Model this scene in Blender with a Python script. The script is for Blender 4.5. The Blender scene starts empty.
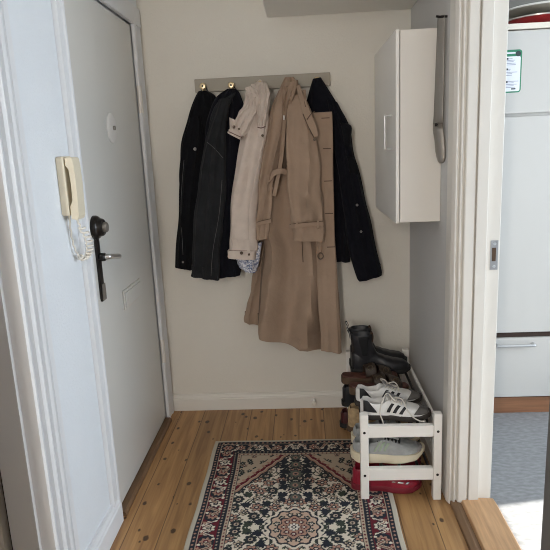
import bpy, bmesh, math, random
import numpy as np
from mathutils import Vector, Matrix
random.seed(4)
C = bpy.context.scene.collection
PI = math.pi
V = Vector

# ------------------------------------------------------------------ camera frame (metres, X right, Y into the hall, Z up)
F, H = 580.0, 1.45
_d = V((27, -128, F)).normalized()
_n = V((125, 2725, F)).normalized(); _n = (_n - _d*_n.dot(_d)).normalized()
_x = _n.cross(_d)
if _x[0] < 0: _x = -_x
def ray(px, py):
    r = V((px-275, py-275, F)); return V((_x.dot(r), _d.dot(r), -_n.dot(r)))
def W(px, py, Y):
    r = ray(px, py); return V((0, 0, H)) + r*(Y/r[1])

# ------------------------------------------------------------------ materials
def mat(name, col, rough=.6, metal=0, bump=0, bscale=200, var=0, vscale=8, sheen=0, spec=.5, stretch=None, coat=0, bdist=.004):
    m = bpy.data.materials.new(name); m.use_nodes = True
    nt = m.node_tree; b = nt.nodes['Principled BSDF']
    b.inputs['Base Color'].default_value = (*col, 1); b.inputs['Roughness'].default_value = rough
    b.inputs['Metallic'].default_value = metal; b.inputs['Specular IOR Level'].default_value = spec
    if sheen: b.inputs['Sheen Weight'].default_value = sheen
    if coat: b.inputs['Coat Weight'].default_value = coat
    tc = nt.nodes.new('ShaderNodeTexCoord'); src = tc.outputs['Object']
    if stretch:
        mp = nt.nodes.new('ShaderNodeMapping'); mp.inputs['Scale'].default_value = stretch
        nt.links.new(src, mp.inputs[0]); src = mp.outputs[0]
    if var:
        n = nt.nodes.new('ShaderNodeTexNoise'); n.inputs['Scale'].default_value = vscale; n.inputs['Detail'].default_value = 5
        nt.links.new(src, n.inputs['Vector'])
        r = nt.nodes.new('ShaderNodeValToRGB')
        r.color_ramp.elements[0].position = .3; r.color_ramp.elements[1].position = .7
        r.color_ramp.elements[0].color = (*[c*(1-var) for c in col], 1); r.color_ramp.elements[1].color = (*[min(1, c*(1+var)) for c in col], 1)
        nt.links.new(n.outputs[0], r.inputs[0]); nt.links.new(r.outputs[0], b.inputs['Base Color'])
    if bump:
        n = nt.nodes.new('ShaderNodeTexNoise'); n.inputs['Scale'].default_value = bscale; n.inputs['Detail'].default_value = 3
        nt.links.new(src, n.inputs['Vector'])
        bp = nt.nodes.new('ShaderNodeBump'); bp.inputs['Strength'].default_value = bump; bp.inputs['Distance'].default_value = bdist
        nt.links.new(n.outputs[0], bp.inputs['Height']); nt.links.new(bp.outputs[0], b.inputs['Normal'])
    return m
M = {}
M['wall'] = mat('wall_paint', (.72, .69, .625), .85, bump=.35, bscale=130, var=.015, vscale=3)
M['wall_left'] = mat('wall_paint_bluelit', (.80, .84, .88), .8, bump=.55, bscale=110, var=.01)  # bluish daylight mixed into the white paint
M['wall_right'] = mat('wall_paint_dimmed', (.58, .575, .565), .85, bump=.4, bscale=120)  # paint darkened for the weaker light on this side
M['trim'] = mat('trim_gloss', (.73, .705, .655), .42)
M['trim_left'] = mat('trim_white_bluelit', (.80, .82, .845), .42)  # bluish daylight put into the white trim colour
M['door'] = mat('door_gloss', (.71, .705, .67), .32)
M['ceil'] = mat('ceiling_paint', (.75, .74, .72), .9)
M['dark'] = mat('unlit_room_shade', (.05, .045, .04), .9)  # near-black colour for the shade of the unlit room
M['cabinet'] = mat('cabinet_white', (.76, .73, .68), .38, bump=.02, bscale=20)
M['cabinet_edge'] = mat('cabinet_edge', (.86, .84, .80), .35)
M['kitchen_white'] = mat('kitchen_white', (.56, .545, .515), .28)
M['cream'] = mat('cream_laminate', (.78, .72, .62), .5)
M['steel'] = mat('brushed_steel', (.27, .25, .225), .5, .6, var=.08, vscale=60, stretch=(1, 1, .1))
M['chrome'] = mat('chrome', (.68, .68, .68), .28, .9)
M['black_metal'] = mat('black_metal', (.014, .014, .015), .38)
M['iron'] = mat('dark_iron', (.03, .027, .026), .3, .6)
M['brass'] = mat('brass', (.62, .50, .30), .3, .55)
M['rackboard'] = mat('painted_board', (.36, .325, .265), .55, var=.04)
M['ivory'] = mat('ivory_plastic', (.76, .69, .54), .4)
M['white_cord'] = mat('white_cord', (.78, .75, .68), .5)
M['white_wood'] = mat('white_lacquer', (.80, .775, .73), .4, bump=.03, bscale=40)
M['oak'] = mat('oak', (.50, .30, .155), .45, var=.16, vscale=14, stretch=(6, .5, 2))
M['oak_dark'] = mat('dark_oak', (.17, .095, .047), .5, var=.2, vscale=14, stretch=(6, .5, 2))
M['kick'] = mat('kick_wood', (.25, .115, .057), .45, var=.18, vscale=10, stretch=(.5, 4, 8))
M['lino'] = mat('linoleum', (.25, .255, .262), .5, var=.22, vscale=30, stretch=(1, 2.2, 1))
M['f_black'] = mat('black_wool', (.0075, .0078, .0095), .95, bump=.5, bscale=260, spec=.08, sheen=.03)
M['f_char'] = mat('charcoal_cotton', (.018, .019, .021), .9, bump=.4, bscale=24, bdist=.010, var=.15, vscale=14, spec=.12, sheen=.05)
M['f_stitch'] = mat('grey_stitch', (.085, .085, .085), .9)
M['f_navy'] = mat('navy_wool', (.0082, .0085, .0125), .95, bump=.5, bscale=260, spec=.08, sheen=.03)
M['f_beige'] = mat('pale_beige_cotton', (.58, .495, .435), .9, bump=.5, bscale=22, bdist=.010, var=.06, vscale=22, spec=.2)
M['f_beige_trim'] = mat('mauve_brown_trim', (.16, .10, .085), .9)
M['f_tan'] = mat('tan_gabardine', (.325, .232, .168), .82, bump=.5, bscale=17, bdist=.012, var=.06, vscale=12, spec=.25)
M['f_tan_dark'] = mat('tan_thread_and_shade', (.10, .062, .04), .9)
M['f_tan_lining_shade'] = mat('brown_lining_shade', (.12, .085, .06), .9)  # lining colour darkened to carry the shade of the coat gaps
M['bone'] = mat('bone_button', (.10, .065, .04), .4)
M['pewter'] = mat('pewter_button', (.25, .24, .23), .35, .7)
M['leather_black'] = mat('black_leather', (.007, .007, .010), .42, bump=.15, bscale=70)
M['rubber_black'] = mat('black_rubber', (.012, .012, .012), .7)
M['elastic'] = mat('black_elastic', (.008, .008, .010), .9, bump=.5, bscale=200)
M['tab_brown'] = mat('brown_tab', (.085, .05, .03), .8)
M['leather_brown'] = mat('brown_leather', (.034, .021, .013), .55, bump=.3, bscale=60)
M['footbed'] = mat('red_brown_footbed', (.085, .03, .021), .6)
M['cork'] = mat('cork_sole', (.085, .05, .028), .8, bump=.4, bscale=150)
M['sh_white'] = mat('white_leather', (.72, .71, .69), .45, bump=.05, bscale=80)
M['sh_black'] = mat('black_suede', (.013, .013, .015), .7)
M['sh_grey'] = mat('grey_suede', (.115, .107, .10), .9, bump=.2, bscale=200)
M['lining'] = mat('grey_lining', (.30, .29, .29), .9, bump=.3, bscale=300)
M['lace'] = mat('off_white_lace', (.62, .58, .52), .9)
M['sole_dark'] = mat('dark_gum_sole', (.028, .022, .018), .7)
M['run_grey'] = mat('pale_grey_mesh', (.335, .345, .34), .85, bump=.6, bscale=260, var=.1, vscale=30)
M['run_green'] = mat('pale_green_print', (.33, .40, .30), .8)
M['run_sole'] = mat('cream_foam', (.63, .56, .42), .75)
M['run_out'] = mat('tan_outsole', (.42, .27, .12), .7)
M['red_shoe'] = mat('red_glossy_textile', (.26, .012, .030), .35, bump=.3, bscale=120)
M['red_sole'] = mat('red_sole', (.17, .010, .022), .5)
M['red_dark'] = mat('dark_red_leather', (.05, .008, .009), .5)
M['tan_suede'] = mat('tan_suede', (.38, .27, .15), .95, bump=.4, bscale=90, var=.3, vscale=40)
M['foil'] = mat('silver_print', (.6, .6, .6), .25, .8)
M['sticker_white'] = mat('sticker_white', (.80, .82, .86), .4)
M['sticker_green'] = mat('sticker_green', (.03, .22, .115), .4)
M['sticker_ink'] = mat('sticker_ink', (.25, .26, .36), .6)
M['sticker_dark'] = mat('sticker_dark', (.03, .045, .05), .5)
M['pan'] = mat('pan_silver', (.62, .58, .52), .3, .85)
M['red_enamel'] = mat('red_enamel', (.34, .018, .022), .3)
M['white_plastic'] = mat('white_plastic', (.78, .76, .73), .4)
M['buckle'] = mat('dull_buckle', (.10, .08, .05), .4, .7)
M['bulk'] = mat('bulkhead_paint', (.84, .82, .77), .85)
M['brush'] = mat('dark_slot', (.01, .009, .008), .8)

def floral():
    m = mat('blue_floral_lining', (.5, .5, .55), .9); nt = m.node_tree; b = nt.nodes['Principled BSDF']
    tc = nt.nodes.new('ShaderNodeTexCoord'); n = nt.nodes.new('ShaderNodeTexNoise')
    n.inputs['Scale'].default_value = 45; n.inputs['Detail'].default_value = 2; n.inputs['Distortion'].default_value = 3.5
    r = nt.nodes.new('ShaderNodeValToRGB'); e = r.color_ramp.elements
    e[0].position = .44; e[0].color = (.15, .18, .29, 1); e[1].position = .56; e[1].color = (.70, .70, .74, 1)
    nt.links.new(tc.outputs['Object'], n.inputs['Vector']); nt.links.new(n.outputs[0], r.inputs[0]); nt.links.new(r.outputs[0], b.inputs['Base Color'])
    return m
M['floral'] = floral()

def pine():
    m = bpy.data.materials.new('pine_boards'); m.use_nodes = True; nt = m.node_tree; N = nt.nodes.new; L = nt.links.new
    b = nt.nodes['Principled BSDF']; b.inputs['Roughness'].default_value = .42
    tc = N('ShaderNodeTexCoord'); sx = N('ShaderNodeSeparateXYZ'); L(tc.outputs['Object'], sx.inputs[0])
    def mth(op, a, c=None, d=None):
        n = N('ShaderNodeMath'); n.operation = op
        for i, x in enumerate((a, c, d)):
            if x is None: continue
            if isinstance(x, (int, float)): n.inputs[i].default_value = x
            else: L(x, n.inputs[i])
        return n.outputs[0]
    BW = .1345
    u = mth('DIVIDE', mth('ADD', sx.outputs['X'], 5.043), BW)
    fl = mth('FLOOR', u); fr = mth('FRACT', u)
    wn = N('ShaderNodeTexWhiteNoise'); wn.noise_dimensions = '1D'; L(fl, wn.inputs['W'])
    # per-board offset so the grain breaks at every seam
    cb = N('ShaderNodeCombineXYZ'); L(sx.outputs['X'], cb.inputs[0]); L(mth('ADD', sx.outputs['Y'], mth('MULTIPLY', wn.outputs[0], 40)), cb.inputs[1]); L(mth('MULTIPLY', fl, 3.7), cb.inputs[2])
    mp = N('ShaderNodeMapping'); mp.inputs['Scale'].default_value = (42, 2.2, 1); L(cb.outputs[0], mp.inputs[0])
    ns = N('ShaderNodeTexNoise'); ns.inputs['Scale'].default_value = 1; ns.inputs['Detail'].default_value = 5; ns.inputs['Distortion'].default_value = .6; L(mp.outputs[0], ns.inputs['Vector'])
    r = N('ShaderNodeValToRGB'); e = r.color_ramp.elements
    e[0].position = .32; e[0].color = (.262, .132, .050, 1); e[1].position = .66; e[1].color = (.455, .258, .104, 1)
    L(ns.outputs[0], r.inputs[0])
    hs = N('ShaderNodeHueSaturation'); L(r.outputs[0], hs.inputs['Color']); L(mth('ADD', mth('MULTIPLY', wn.outputs[0], .36), .80), hs.inputs['Value'])
    # knots
    mk = N('ShaderNodeMapping'); mk.inputs['Scale'].default_value = (11, 7.0, 1); cb2 = N('ShaderNodeCombineXYZ'); L(mth('ADD', sx.outputs['X'], mth('MULTIPLY', fl, 1.37)), cb2.inputs[0]); L(mth('ADD', sx.outputs['Y'], mth('MULTIPLY', wn.outputs[0], 40)), cb2.inputs[1]); L(cb2.outputs[0], mk.inputs[0])
    vo = N('ShaderNodeTexVoronoi'); vo.voronoi_dimensions = '2D'; vo.inputs['Scale'].default_value = 1; vo.inputs['Randomness'].default_value = 1; L(mk.outputs[0], vo.inputs['Vector'])
    nk = N('ShaderNodeTexNoise'); nk.inputs['Scale'].default_value = 60; L(tc.outputs['Object'], nk.inputs['Vector'])
    sc_ = N('ShaderNodeSeparateColor'); L(vo.outputs['Color'], sc_.inputs[0])
    kd = mth('ADD', mth('ADD', vo.outputs['Distance'], mth('MULTIPLY', sc_.outputs[0], .10)), mth('MULTIPLY', nk.outputs[0], .10))
    kr = N('ShaderNodeValToRGB'); ke = kr.color_ramp.elements
    ke[0].position = .150; ke[0].color = (1, 1, 1, 1); ke[1].position = .198; ke[1].color = (0, 0, 0, 1); L(kd, kr.inputs[0])
    mx = N('ShaderNodeMix'); mx.data_type = 'RGBA'; L(mth('MULTIPLY', kr.outputs[0], .88), mx.inputs['Factor']); L(hs.outputs[0], mx.inputs[6]); mx.inputs[7].default_value = (.025, .010, .005, 1)
    # seams
    se = mth('ABSOLUTE', mth('SUBTRACT', fr, .5)); seam = mth('GREATER_THAN', se, .485)
    mx2 = N('ShaderNodeMix'); mx2.data_type = 'RGBA'; L(mth('MULTIPLY', seam, .65), mx2.inputs['Factor']); L(mx.outputs[2], mx2.inputs[6]); mx2.inputs[7].default_value = (.035, .015, .006, 1)
    L(mx2.outputs[2], b.inputs['Base Color'])
    bp = N('ShaderNodeBump'); bp.inputs['Strength'].default_value = .25; bp.inputs['Distance'].default_value = .003
    L(mth('SUBTRACT', mth('MULTIPLY', ns.outputs[0], .3), seam), bp.inputs['Height']); L(bp.outputs[0], b.inputs['Normal'])
    return m
M['pine'] = pine()

# ------------------------------------------------------------------ mesh building
class MB:
    def __init__(s): s.v = []; s.f = []; s.hard = True
    def add(s, vs, fs):
        o = len(s.v); s.v += [tuple(v) for v in vs]; s.f += [tuple(i+o for i in f) for f in fs]; return s
    def box(s, a, b):
        x0, y0, z0 = a; x1, y1, z1 = b
        return s.add([(x0,y0,z0),(x1,y0,z0),(x1,y1,z0),(x0,y1,z0),(x0,y0,z1),(x1,y0,z1),(x1,y1,z1),(x0,y1,z1)],
              [(0,3,2,1),(4,5,6,7),(0,1,5,4),(1,2,6,5),(2,3,7,6),(3,0,4,7)])
    def prism(s, prof, axis, a, b):
        """profile in the two other axes, swept from a to b along axis"""
        n = len(prof); vs = []
        for t in (a, b):
            for p, q in prof:
                vs.append({'x': (t, p, q), 'y': (p, t, q), 'z': (p, q, t)}[axis])
        fs = [tuple(range(n))[::-1], tuple(range(n, 2*n))] + [(i, (i+1) % n, n+(i+1) % n, n+i) for i in range(n)]
        return s.add(vs, fs)
    def tube(s, pts, r, n=10, caps=True):
        pts = [V(p) for p in pts]; k = len(pts); R = r if hasattr(r, '__len__') else [r]*k
        t0 = (pts[1]-pts[0]).normalized(); up = V((0, 0, 1)) if abs(t0.z) < .9 else V((1, 0, 0))
        u = t0.cross(up).normalized(); vs = []
        for i in range(k):
            t = (pts[min(i+1, k-1)]-pts[max(i-1, 0)]).normalized()
            u = (u-t*u.dot(t)).normalized(); w = t.cross(u)
            for j in range(n):
                a = 2*PI*j/n; vs.append(pts[i]+(u*math.cos(a)+w*math.sin(a))*R[i])
        fs = [(i*n+j, i*n+(j+1) % n, (i+1)*n+(j+1) % n, (i+1)*n+j) for i in range(k-1) for j in range(n)]
        if caps: fs += [tuple(range(n))[::-1], tuple(range((k-1)*n, k*n))]
        return s.add(vs, fs)
    def lathe(s, prof, c, axis=(0, 0, 1), n=28):
        """prof: (radius, distance along axis)"""
        ax = V(axis).normalized(); up = V((0, 0, 1)) if abs(ax.z) < .9 else V((1, 0, 0))
        u = ax.cross(up).normalized(); w = ax.cross(u); c = V(c); vs = []
        for r, h in prof:
            for j in range(n):
                a = 2*PI*j/n; vs.append(c+ax*h+(u*math.cos(a)+w*math.sin(a))*r)
        k = len(prof)
        fs = [(i*n+j, i*n+(j+1) % n, (i+1)*n+(j+1) % n, (i+1)*n+j) for i in range(k-1) for j in range(n)]
        fs += [tuple(range(n))[::-1], tuple(range((k-1)*n, k*n))]
        return s.add(vs, fs)
    def ribbon(s, pts, wd, wid, th, nd=None):
        """strap: centre line pts, width direction wd, closed rounded section"""
        pts = [V(p) for p in pts]; k = len(pts); wd = V(wd).normalized(); vs = []; n = 8
        wl = wid if hasattr(wid, '__len__') else [wid]*k
        for i in range(k):
            t = (pts[min(i+1, k-1)]-pts[max(i-1, 0)]).normalized()
            w = (wd-t*wd.dot(t)).normalized(); q = t.cross(w)
            for a, b in ((-.5,-.3),(-.46,-.5),(.46,-.5),(.5,-.3),(.5,.3),(.46,.5),(-.46,.5),(-.5,.3)):
                vs.append(pts[i]+w*a*wl[i]+q*b*th)
        fs = [(i*n+j, i*n+(j+1) % n, (i+1)*n+(j+1) % n, (i+1)*n+j) for i in range(k-1) for j in range(n)]
        fs += [tuple(range(n))[::-1], tuple(range((k-1)*n, k*n))]
        return s.add(vs, fs)
    def rings(s, rs, cap0=True, cap1=True):
        n = len(rs[0]); o = []
        for r in rs: o += list(r)
        fs = [(i*n+j, i*n+(j+1) % n, (i+1)*n+(j+1) % n, (i+1)*n+j) for i in range(len(rs)-1) for j in range(n)]
        if cap0: fs.append(tuple(range(n))[::-1])
        if cap1: fs.append(tuple(range((len(rs)-1)*n, len(rs)*n)))
        return s.add(o, fs)
    def grid(s, rows):
        n = len(rows[0]); o = [p for r in rows for p in r]
        return s.add(o, [(i*n+j, i*n+j+1, (i+1)*n+j+1, (i+1)*n+j) for i in range(len(rows)-1) for j in range(n-1)])
    def build(s, name, m, parent=None, smooth=False, bevel=0, sub=0, loc=None, thick=0):
        off = V((0, 0, 0)); p = parent
        while p is not None: off += p.location; p = p.parent
        if loc is not None: off = V(loc)
        me = bpy.data.meshes.new(name); me.from_pydata([tuple(V(v)-off) for v in s.v], [], s.f); me.update()
        bm = bmesh.new(); bm.from_mesh(me); bmesh.ops.recalc_face_normals(bm, faces=bm.faces); bm.to_mesh(me); bm.free()
        me.materials.append(m if not isinstance(m, str) else M[m])
        o = bpy.data.objects.new(name, me); C.objects.link(o)
        if parent: o.parent = parent
        elif loc is not None: o.location = loc
        if thick:
            md = o.modifiers.new('thick', 'SOLIDIFY'); md.thickness = thick; md.offset = -1
        if bevel:
            md = o.modifiers.new('bevel', 'BEVEL'); md.width = bevel; md.segments = 2; md.limit_method = 'ANGLE'; md.angle_limit = .6
        if sub:
            md = o.modifiers.new('sub', 'SUBSURF'); md.levels = sub; md.render_levels = sub
        if smooth:
            me.polygons.foreach_set('use_smooth', [True]*len(me.polygons))
            if smooth == 'auto':
                md = o.modifiers.new('edges', 'EDGE_SPLIT'); md.split_angle = math.radians(40)
        return o
def thing(name, label, cat, loc=(0, 0, 0), group=None):
    o = bpy.data.objects.new(name, None); C.objects.link(o); o.location = loc; o.empty_display_size = .05
    return tag(o, label, cat, group)
def tag(o, label, cat, group=None):
    o['label'] = label; o['category'] = cat
    if group: o['group'] = group
    return o
def struct(o, label=None, cat=None):
    o['kind'] = 'structure'
    if label: o['label'] = label
    if cat: o['category'] = cat
    return o
def dup(root, label, loc=None, rotz=None):
    r = root.copy(); C.objects.link(r); r['label'] = label
    if loc is not None: r.location = loc
    if rotz is not None: r.rotation_euler = (0, 0, rotz)
    def kids(a, b):
        for ch in list(a.children):
            c = ch.copy(); C.objects.link(c); c.parent = b; kids(ch, c)
    kids(root, r)
    return r
def cr(vals, t):
    """Catmull-Rom through a list of tuples / vectors at t in 0..1"""
    n = len(vals)-1; x = min(max(t, 0), 1)*n; i = min(int(x), n-1); f = x-i
    p = [vals[max(i-1, 0)], vals[i], vals[i+1], vals[min(i+2, n)]]
    return tuple(.5*((2*p[1][k])+(-p[0][k]+p[2][k])*f+(2*p[0][k]-5*p[1][k]+4*p[2][k]-p[3][k])*f*f+(-p[0][k]+3*p[1][k]-3*p[2][k]+p[3][k])*f**3) for k in range(len(p[0])))
def curve(pts, n=24): return [V(cr([tuple(p) for p in pts], i/(n-1))) for i in range(n)]

# ================================================================== SETTING
XL, XR, YB = -.80, .555, 3.08
struct(MB().box((XL-1.2, -1.6, -.1), (XR+.02, YB+.1, 0)).build('floor', 'pine'), 'knotty pine floorboards running down the hall', 'floor')
struct(MB().box((XL-.15, YB, 0), (XR+.17, YB+.12, 2.6)).build('wall_back', 'wall'), 'beige-white wall behind the coats', 'wall')
wl = MB()
for a, b, z0, z1 in ((1.54, 2.06, 0, 2.6), (2.06, 2.97, 2.09, 2.6), (2.97, YB, 0, 2.6), (.92, 1.54, 2.06, 2.6), (-1.6, .92, 0, 2.6)):
    wl.box((XL-.095, a, z0), (XL, b, z1))
struct(wl.build('wall_left', 'wall_left'), 'white textured wall with the entrance door', 'wall')
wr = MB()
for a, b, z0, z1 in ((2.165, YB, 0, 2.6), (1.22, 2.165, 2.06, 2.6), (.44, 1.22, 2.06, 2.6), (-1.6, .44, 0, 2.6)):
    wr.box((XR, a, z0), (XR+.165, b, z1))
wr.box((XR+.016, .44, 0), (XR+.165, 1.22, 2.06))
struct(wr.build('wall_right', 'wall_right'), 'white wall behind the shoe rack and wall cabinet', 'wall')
struct(MB().box((XL-1.2, -1.6, 2.5), (3.4, 3.8, 2.6)).build('ceiling', 'ceil'))
struct(MB().box((-.152, 2.42, 2.083), (XR, YB, 2.5)).build('trim_1', 'bulk', bevel=.006), 'boxed-in bulkhead above the coat rack', 'trim')
struct(MB().box((XL-1.2, -1.72, 0), (XR+.165, -1.6, 2.6)).build('wall_near_blocker', 'wall'), 'unseen wall added behind the viewer against stray sky light', 'wall')  # added out of view; keeps sky light off the far-left jamb
# baseboards: stepped profile, (out of wall, height)
def skirt(h=.095, t=.018): return [(0, 0), (t, 0), (t, h*.70), (t*.78, h*.74), (t*.78, h*.80), (t*.5, h*.88), (t*.42, h), (0, h)]
struct(MB().prism([(YB-p, q) for p, q in skirt()], 'x', XL, XR).build('baseboard_back', 'trim'))
struct(MB().prism([(XL+p, q) for p, q in skirt(.112, .024)], 'y', 1.66, 2.060).build('baseboard_left', 'trim_left'))
struct(MB().prism([(XR-p, q) for p, q in skirt()], 'y', 2.25, YB).build('baseboard_right', 'trim'))
# entrance door frame (moulded casing around the leaf)
tr = MB()
def cas(a, b, f, x0=XL):     # casing profile across Y from a to b; f = +1/-1: side on which the bead sits
    pr = [(0, 0), (.006, 0), (.014, .06), (.022, .10), (.022, .30), (.016, .36), (.016, .72), (.024, .78), (.026, .92), (.020, 1), (0, 1)]
    return [(x0+p*.7, a+(b-a)*q if f > 0 else b-(b-a)*q) for p, q in pr]
tr.prism(cas(1.998, 2.072, 1), 'z', 0, 2.15); tr.prism(cas(2.945, 3.062, -1), 'z', 0, 2.15)
tr.box((XL, 1.998, 2.065), (XL+.017, 3.062, 2.15)); tr.box((XL-.1, 2.06, 0), (XL-.03, 2.10, 2.09)); tr.box((XL-.1, 2.93, 0), (XL-.03, 2.97, 2.09)); tr.box((XL-.1, 2.06, 2.06), (XL-.03, 2.97, 2.09))
struct(tr.build('trim_2', 'trim_left', smooth='auto'), 'white moulded frame round the entrance door', 'trim')
struct(MB().prism([(XL-.14, 0), (XL+.028, 0), (XL+.028, .008), (XL+.018, .018), (XL-.14, .022)], 'y', 2.09, 2.945).build('trim_3', 'oak_dark'), 'dark wooden sill under the entrance door', 'trim')

# entrance door leaf
dx = XL-.004
door = struct(MB().box((dx-.045, 2.076, .024), (dx, 2.94, 2.06)).build('door_1', 'door', bevel=.004), 'white flush entrance door with black lever handle', 'door')
hp = MB().prism([(2.155, .895), (2.185, .895), (2.19, .91), (2.19, 1.135), (2.185, 1.145), (2.155, 1.145), (2.15, 1.135), (2.15, .91)], 'x', dx, dx+.009).build('handle_plate', 'iron', door, bevel=.003)
MB().box((dx+.012, 2.152, .90), (dx+.014, 2.188, .965)).build('lower_plate', 'steel', hp, bevel=.002)
MB().tube(curve([(dx+.01, 2.17, 1.07), (dx+.036, 2.17, 1.07), (dx+.046, 2.18, 1.07), (dx+.047, 2.225, 1.062), (dx+.044, 2.295, 1.050)], 20), [.0105]*8+[.0105]*12, 12).build('lever', 'chrome', hp, smooth=True)
MB().lathe([(.016, 0), (.016, .018), (.012, .022)], (dx+.012, 2.17, 1.07), (1, 0, 0)).build('rose', 'iron', hp, smooth='auto')
lk = MB().lathe([(.046, 0), (.046, .010), (.042, .018), (.036, .022), (.033, .034), (.030, .038)], (dx, 2.172, 1.185), (1, 0, 0), 32).build('lock', 'iron', door, smooth='auto')
MB().lathe([(.020, 0), (.020, .010), (.017, .014)], (dx+.038, 2.172, 1.185), (1, 0, 0)).build('cylinder', 'steel', lk, smooth='auto')
pe = MB().lathe([(.062, 0), (.062, .003), (.056, .006), (.030, .008)], (dx, 2.50, 1.565), (1, 0, 0), 40).build('peephole_plate', 'white_plastic', door, smooth='auto')
MB().lathe([(.009, .0), (.009, .010), (.004, .012)], (dx+.006, 2.505, 1.565), (1, 0, 0)).build('peephole', 'steel', pe, smooth='auto')
ml = MB().box((dx, 2.42, .785), (dx+.007, 2.68, .872)).build('letter_flap_frame', 'trim', door, bevel=.002)
MB().box((dx+.007, 2.43, .795), (dx+.013, 2.672, .860)).build('letter_flap', 'door', ml, bevel=.003)
for z in (1.715, .405):
    MB().tube([(dx+.014, 2.952, z-.065), (dx+.014, 2.952, z+.065)], .012, 14).build('hinge', 'white_wood', door, smooth='auto')

# left opening (towards the viewer): moulded casing and stepped jamb
def arch(y_in, y_out, x0, sx):   # moulded architrave profile, inner edge first; sx: +1 sticks out to +X
    q = [(0, 0), (.024, 0), (.028, .05), (.024, .13), (.006, .16), (.006, .23), (.024, .27), (.029, .34), (.024, .42), (.006, .45), (.006, .52), (.022, .56), (.026, .62), (.022, .68), (.008, .71), (.008, .77), (.018, .80), (.018, .96), (.006, 1), (0, 1)]
    return [(x0+sx*p, y_in+(y_out-y_in)*t) for p, t in q]
t4 = MB(); t4.prism(arch(1.486, 1.662, XL, 1), 'z', 0, 2.18); t4.prism(arch(.96, .81, XL, 1), 'z', 0, 2.18); t4.box((XL, .81, 2.05), (XL+.02, 1.662, 2.18))
t4.box((XL-.019, 1.488, 0), (XL, 1.58, 2.06)); t4.box((XL-.100, 1.474, 0), (XL-.019, 1.54, 2.06)); t4.box((XL-.095, .92, 0), (XL, .955, 2.06)); t4.box((XL-.095, .92, 2.03), (XL, 1.54, 2.06))
struct(t4.build('trim_4', 'trim_left'), 'white moulded casing of the doorway at the far left', 'trim')
# door standing open in the left doorway: only its edge strip shows beyond the gap
struct(MB().box((XL-.95, 1.478, .01), (XL-.128, 1.518, 2.03)).build('door_2', 'trim', bevel=.003), 'white door standing open at the far left edge', 'door')
struct(MB().box((XL-1.3, -1.6, 0), (XL-1.2, 2.0, 2.6)).box((XL-1.2, 1.60, 0), (XL-.0955, 1.7, 2.6)).build('wall_room_dark', 'dark'))  # added dark walls: stop sky light and blacken the door gap

# right opening: casing, jamb in three steps, threshold
t5 = MB(); t5.prism([(XR+.005, 2.255), (.545, 2.25), (.541, 2.235), (.541, 2.165), (.545, 2.152), (.549, 2.142), (.554, 2.142), (.556, 2.154), (.562, 2.154), (.564, 2.138), (.570, 2.136), (.572, 2.152), (.579, 2.152), (.581, 2.136), (.585, 2.134), (.617, 2.134), (.617, 2.19), (XR+.005, 2.19)], 'z', 0, 2.06); t5.box((XR-.02, 1.08, 2.05), (XR, 2.25, 2.18))
t5.box((.617, 2.148, 0), (.624, 2.19, 2.06)); t5.box((.623, 2.130, 0), (.663, 2.19, 2.06)); t5.box((.663, 2.147, 0), (.716, 2.19, 2.06))
t5.box((XR, 1.19, 0), (.72, 1.236, 2.06)); t5.box((XR, 1.236, 2.03), (.72, 2.128, 2.06))
struct(t5.build('trim_5', 'trim', bevel=.002), 'white moulded casing and jamb of the kitchen doorway', 'trim')
st = tag(MB().box((.681, 2.1445, .972), (.710, 2.1472, 1.083)).build('strike_plate', mat('zinc_plate', (.42, .42, .43), .38, .7), loc=(.699, 2.1435, 1.03), bevel=.002), 'steel strike plate let into the kitchen door jamb', 'strike plate')
MB().box((.687, 2.1435, 1.005), (.701, 2.1447, 1.056)).build('latch_opening', 'tab_brown', st)
for z in (.985, 1.070): MB().lathe([(.006, 0), (.005, .0015)], (.696, 2.1447, z), (0, -1, 0), 14).build('screw', 'chrome', st)
th = MB().prism([(.592, 0), (.72, 0), (.74, .0), (.725, .022), (.655, .026), (.600, .022)], 'y', 1.236, 2.146)
struct(th.build('trim_6', 'oak', bevel=.003), 'oak threshold between hall and kitchen', 'trim')
struct(MB().prism([(.552, 0), (.597, 0), (.597, .010), (.578, .014), (.556, .010)], 'y', 1.236, 2.15).build('trim_7', 'oak_dark', bevel=.002), 'narrow dark wood strip along the threshold', 'trim')
struct(MB().box((.529, .46, .012), (.569, 1.226, 2.03)).build('jamb_shade_slab', mat('jamb_shade_grey', (.13, .13, .13), .5), bevel=.003), 'dark grey slab added for the shaded near jamb at the right', 'door')  # slab added here; its grey stands in for backlit shade
# kitchen shell
struct(MB().box((.575, -1.0, -.1), (3.4, 3.8, -.001)).build('floor_kitchen', 'lino'), 'grey-blue kitchen linoleum', 'floor')
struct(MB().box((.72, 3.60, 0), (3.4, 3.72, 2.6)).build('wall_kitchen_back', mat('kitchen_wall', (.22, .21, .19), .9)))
kx = 3.2; kw = MB()
for a, b, z0, z1 in ((2.612, 3.7, 0, 2.6), (.5, 2.612, 0, .85), (.5, 2.612, 2.205, 2.6), (-1, .5, 0, 2.6)): kw.box((kx, a, z0), (kx+.12, b, z1))
struct(kw.build('wall_kitchen_right', 'wall_left'))
struct(MB().box((.72, -1.1, 0), (3.4, -1.0, 2.6)).build('wall_kitchen_near', 'wall_left'))

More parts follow.
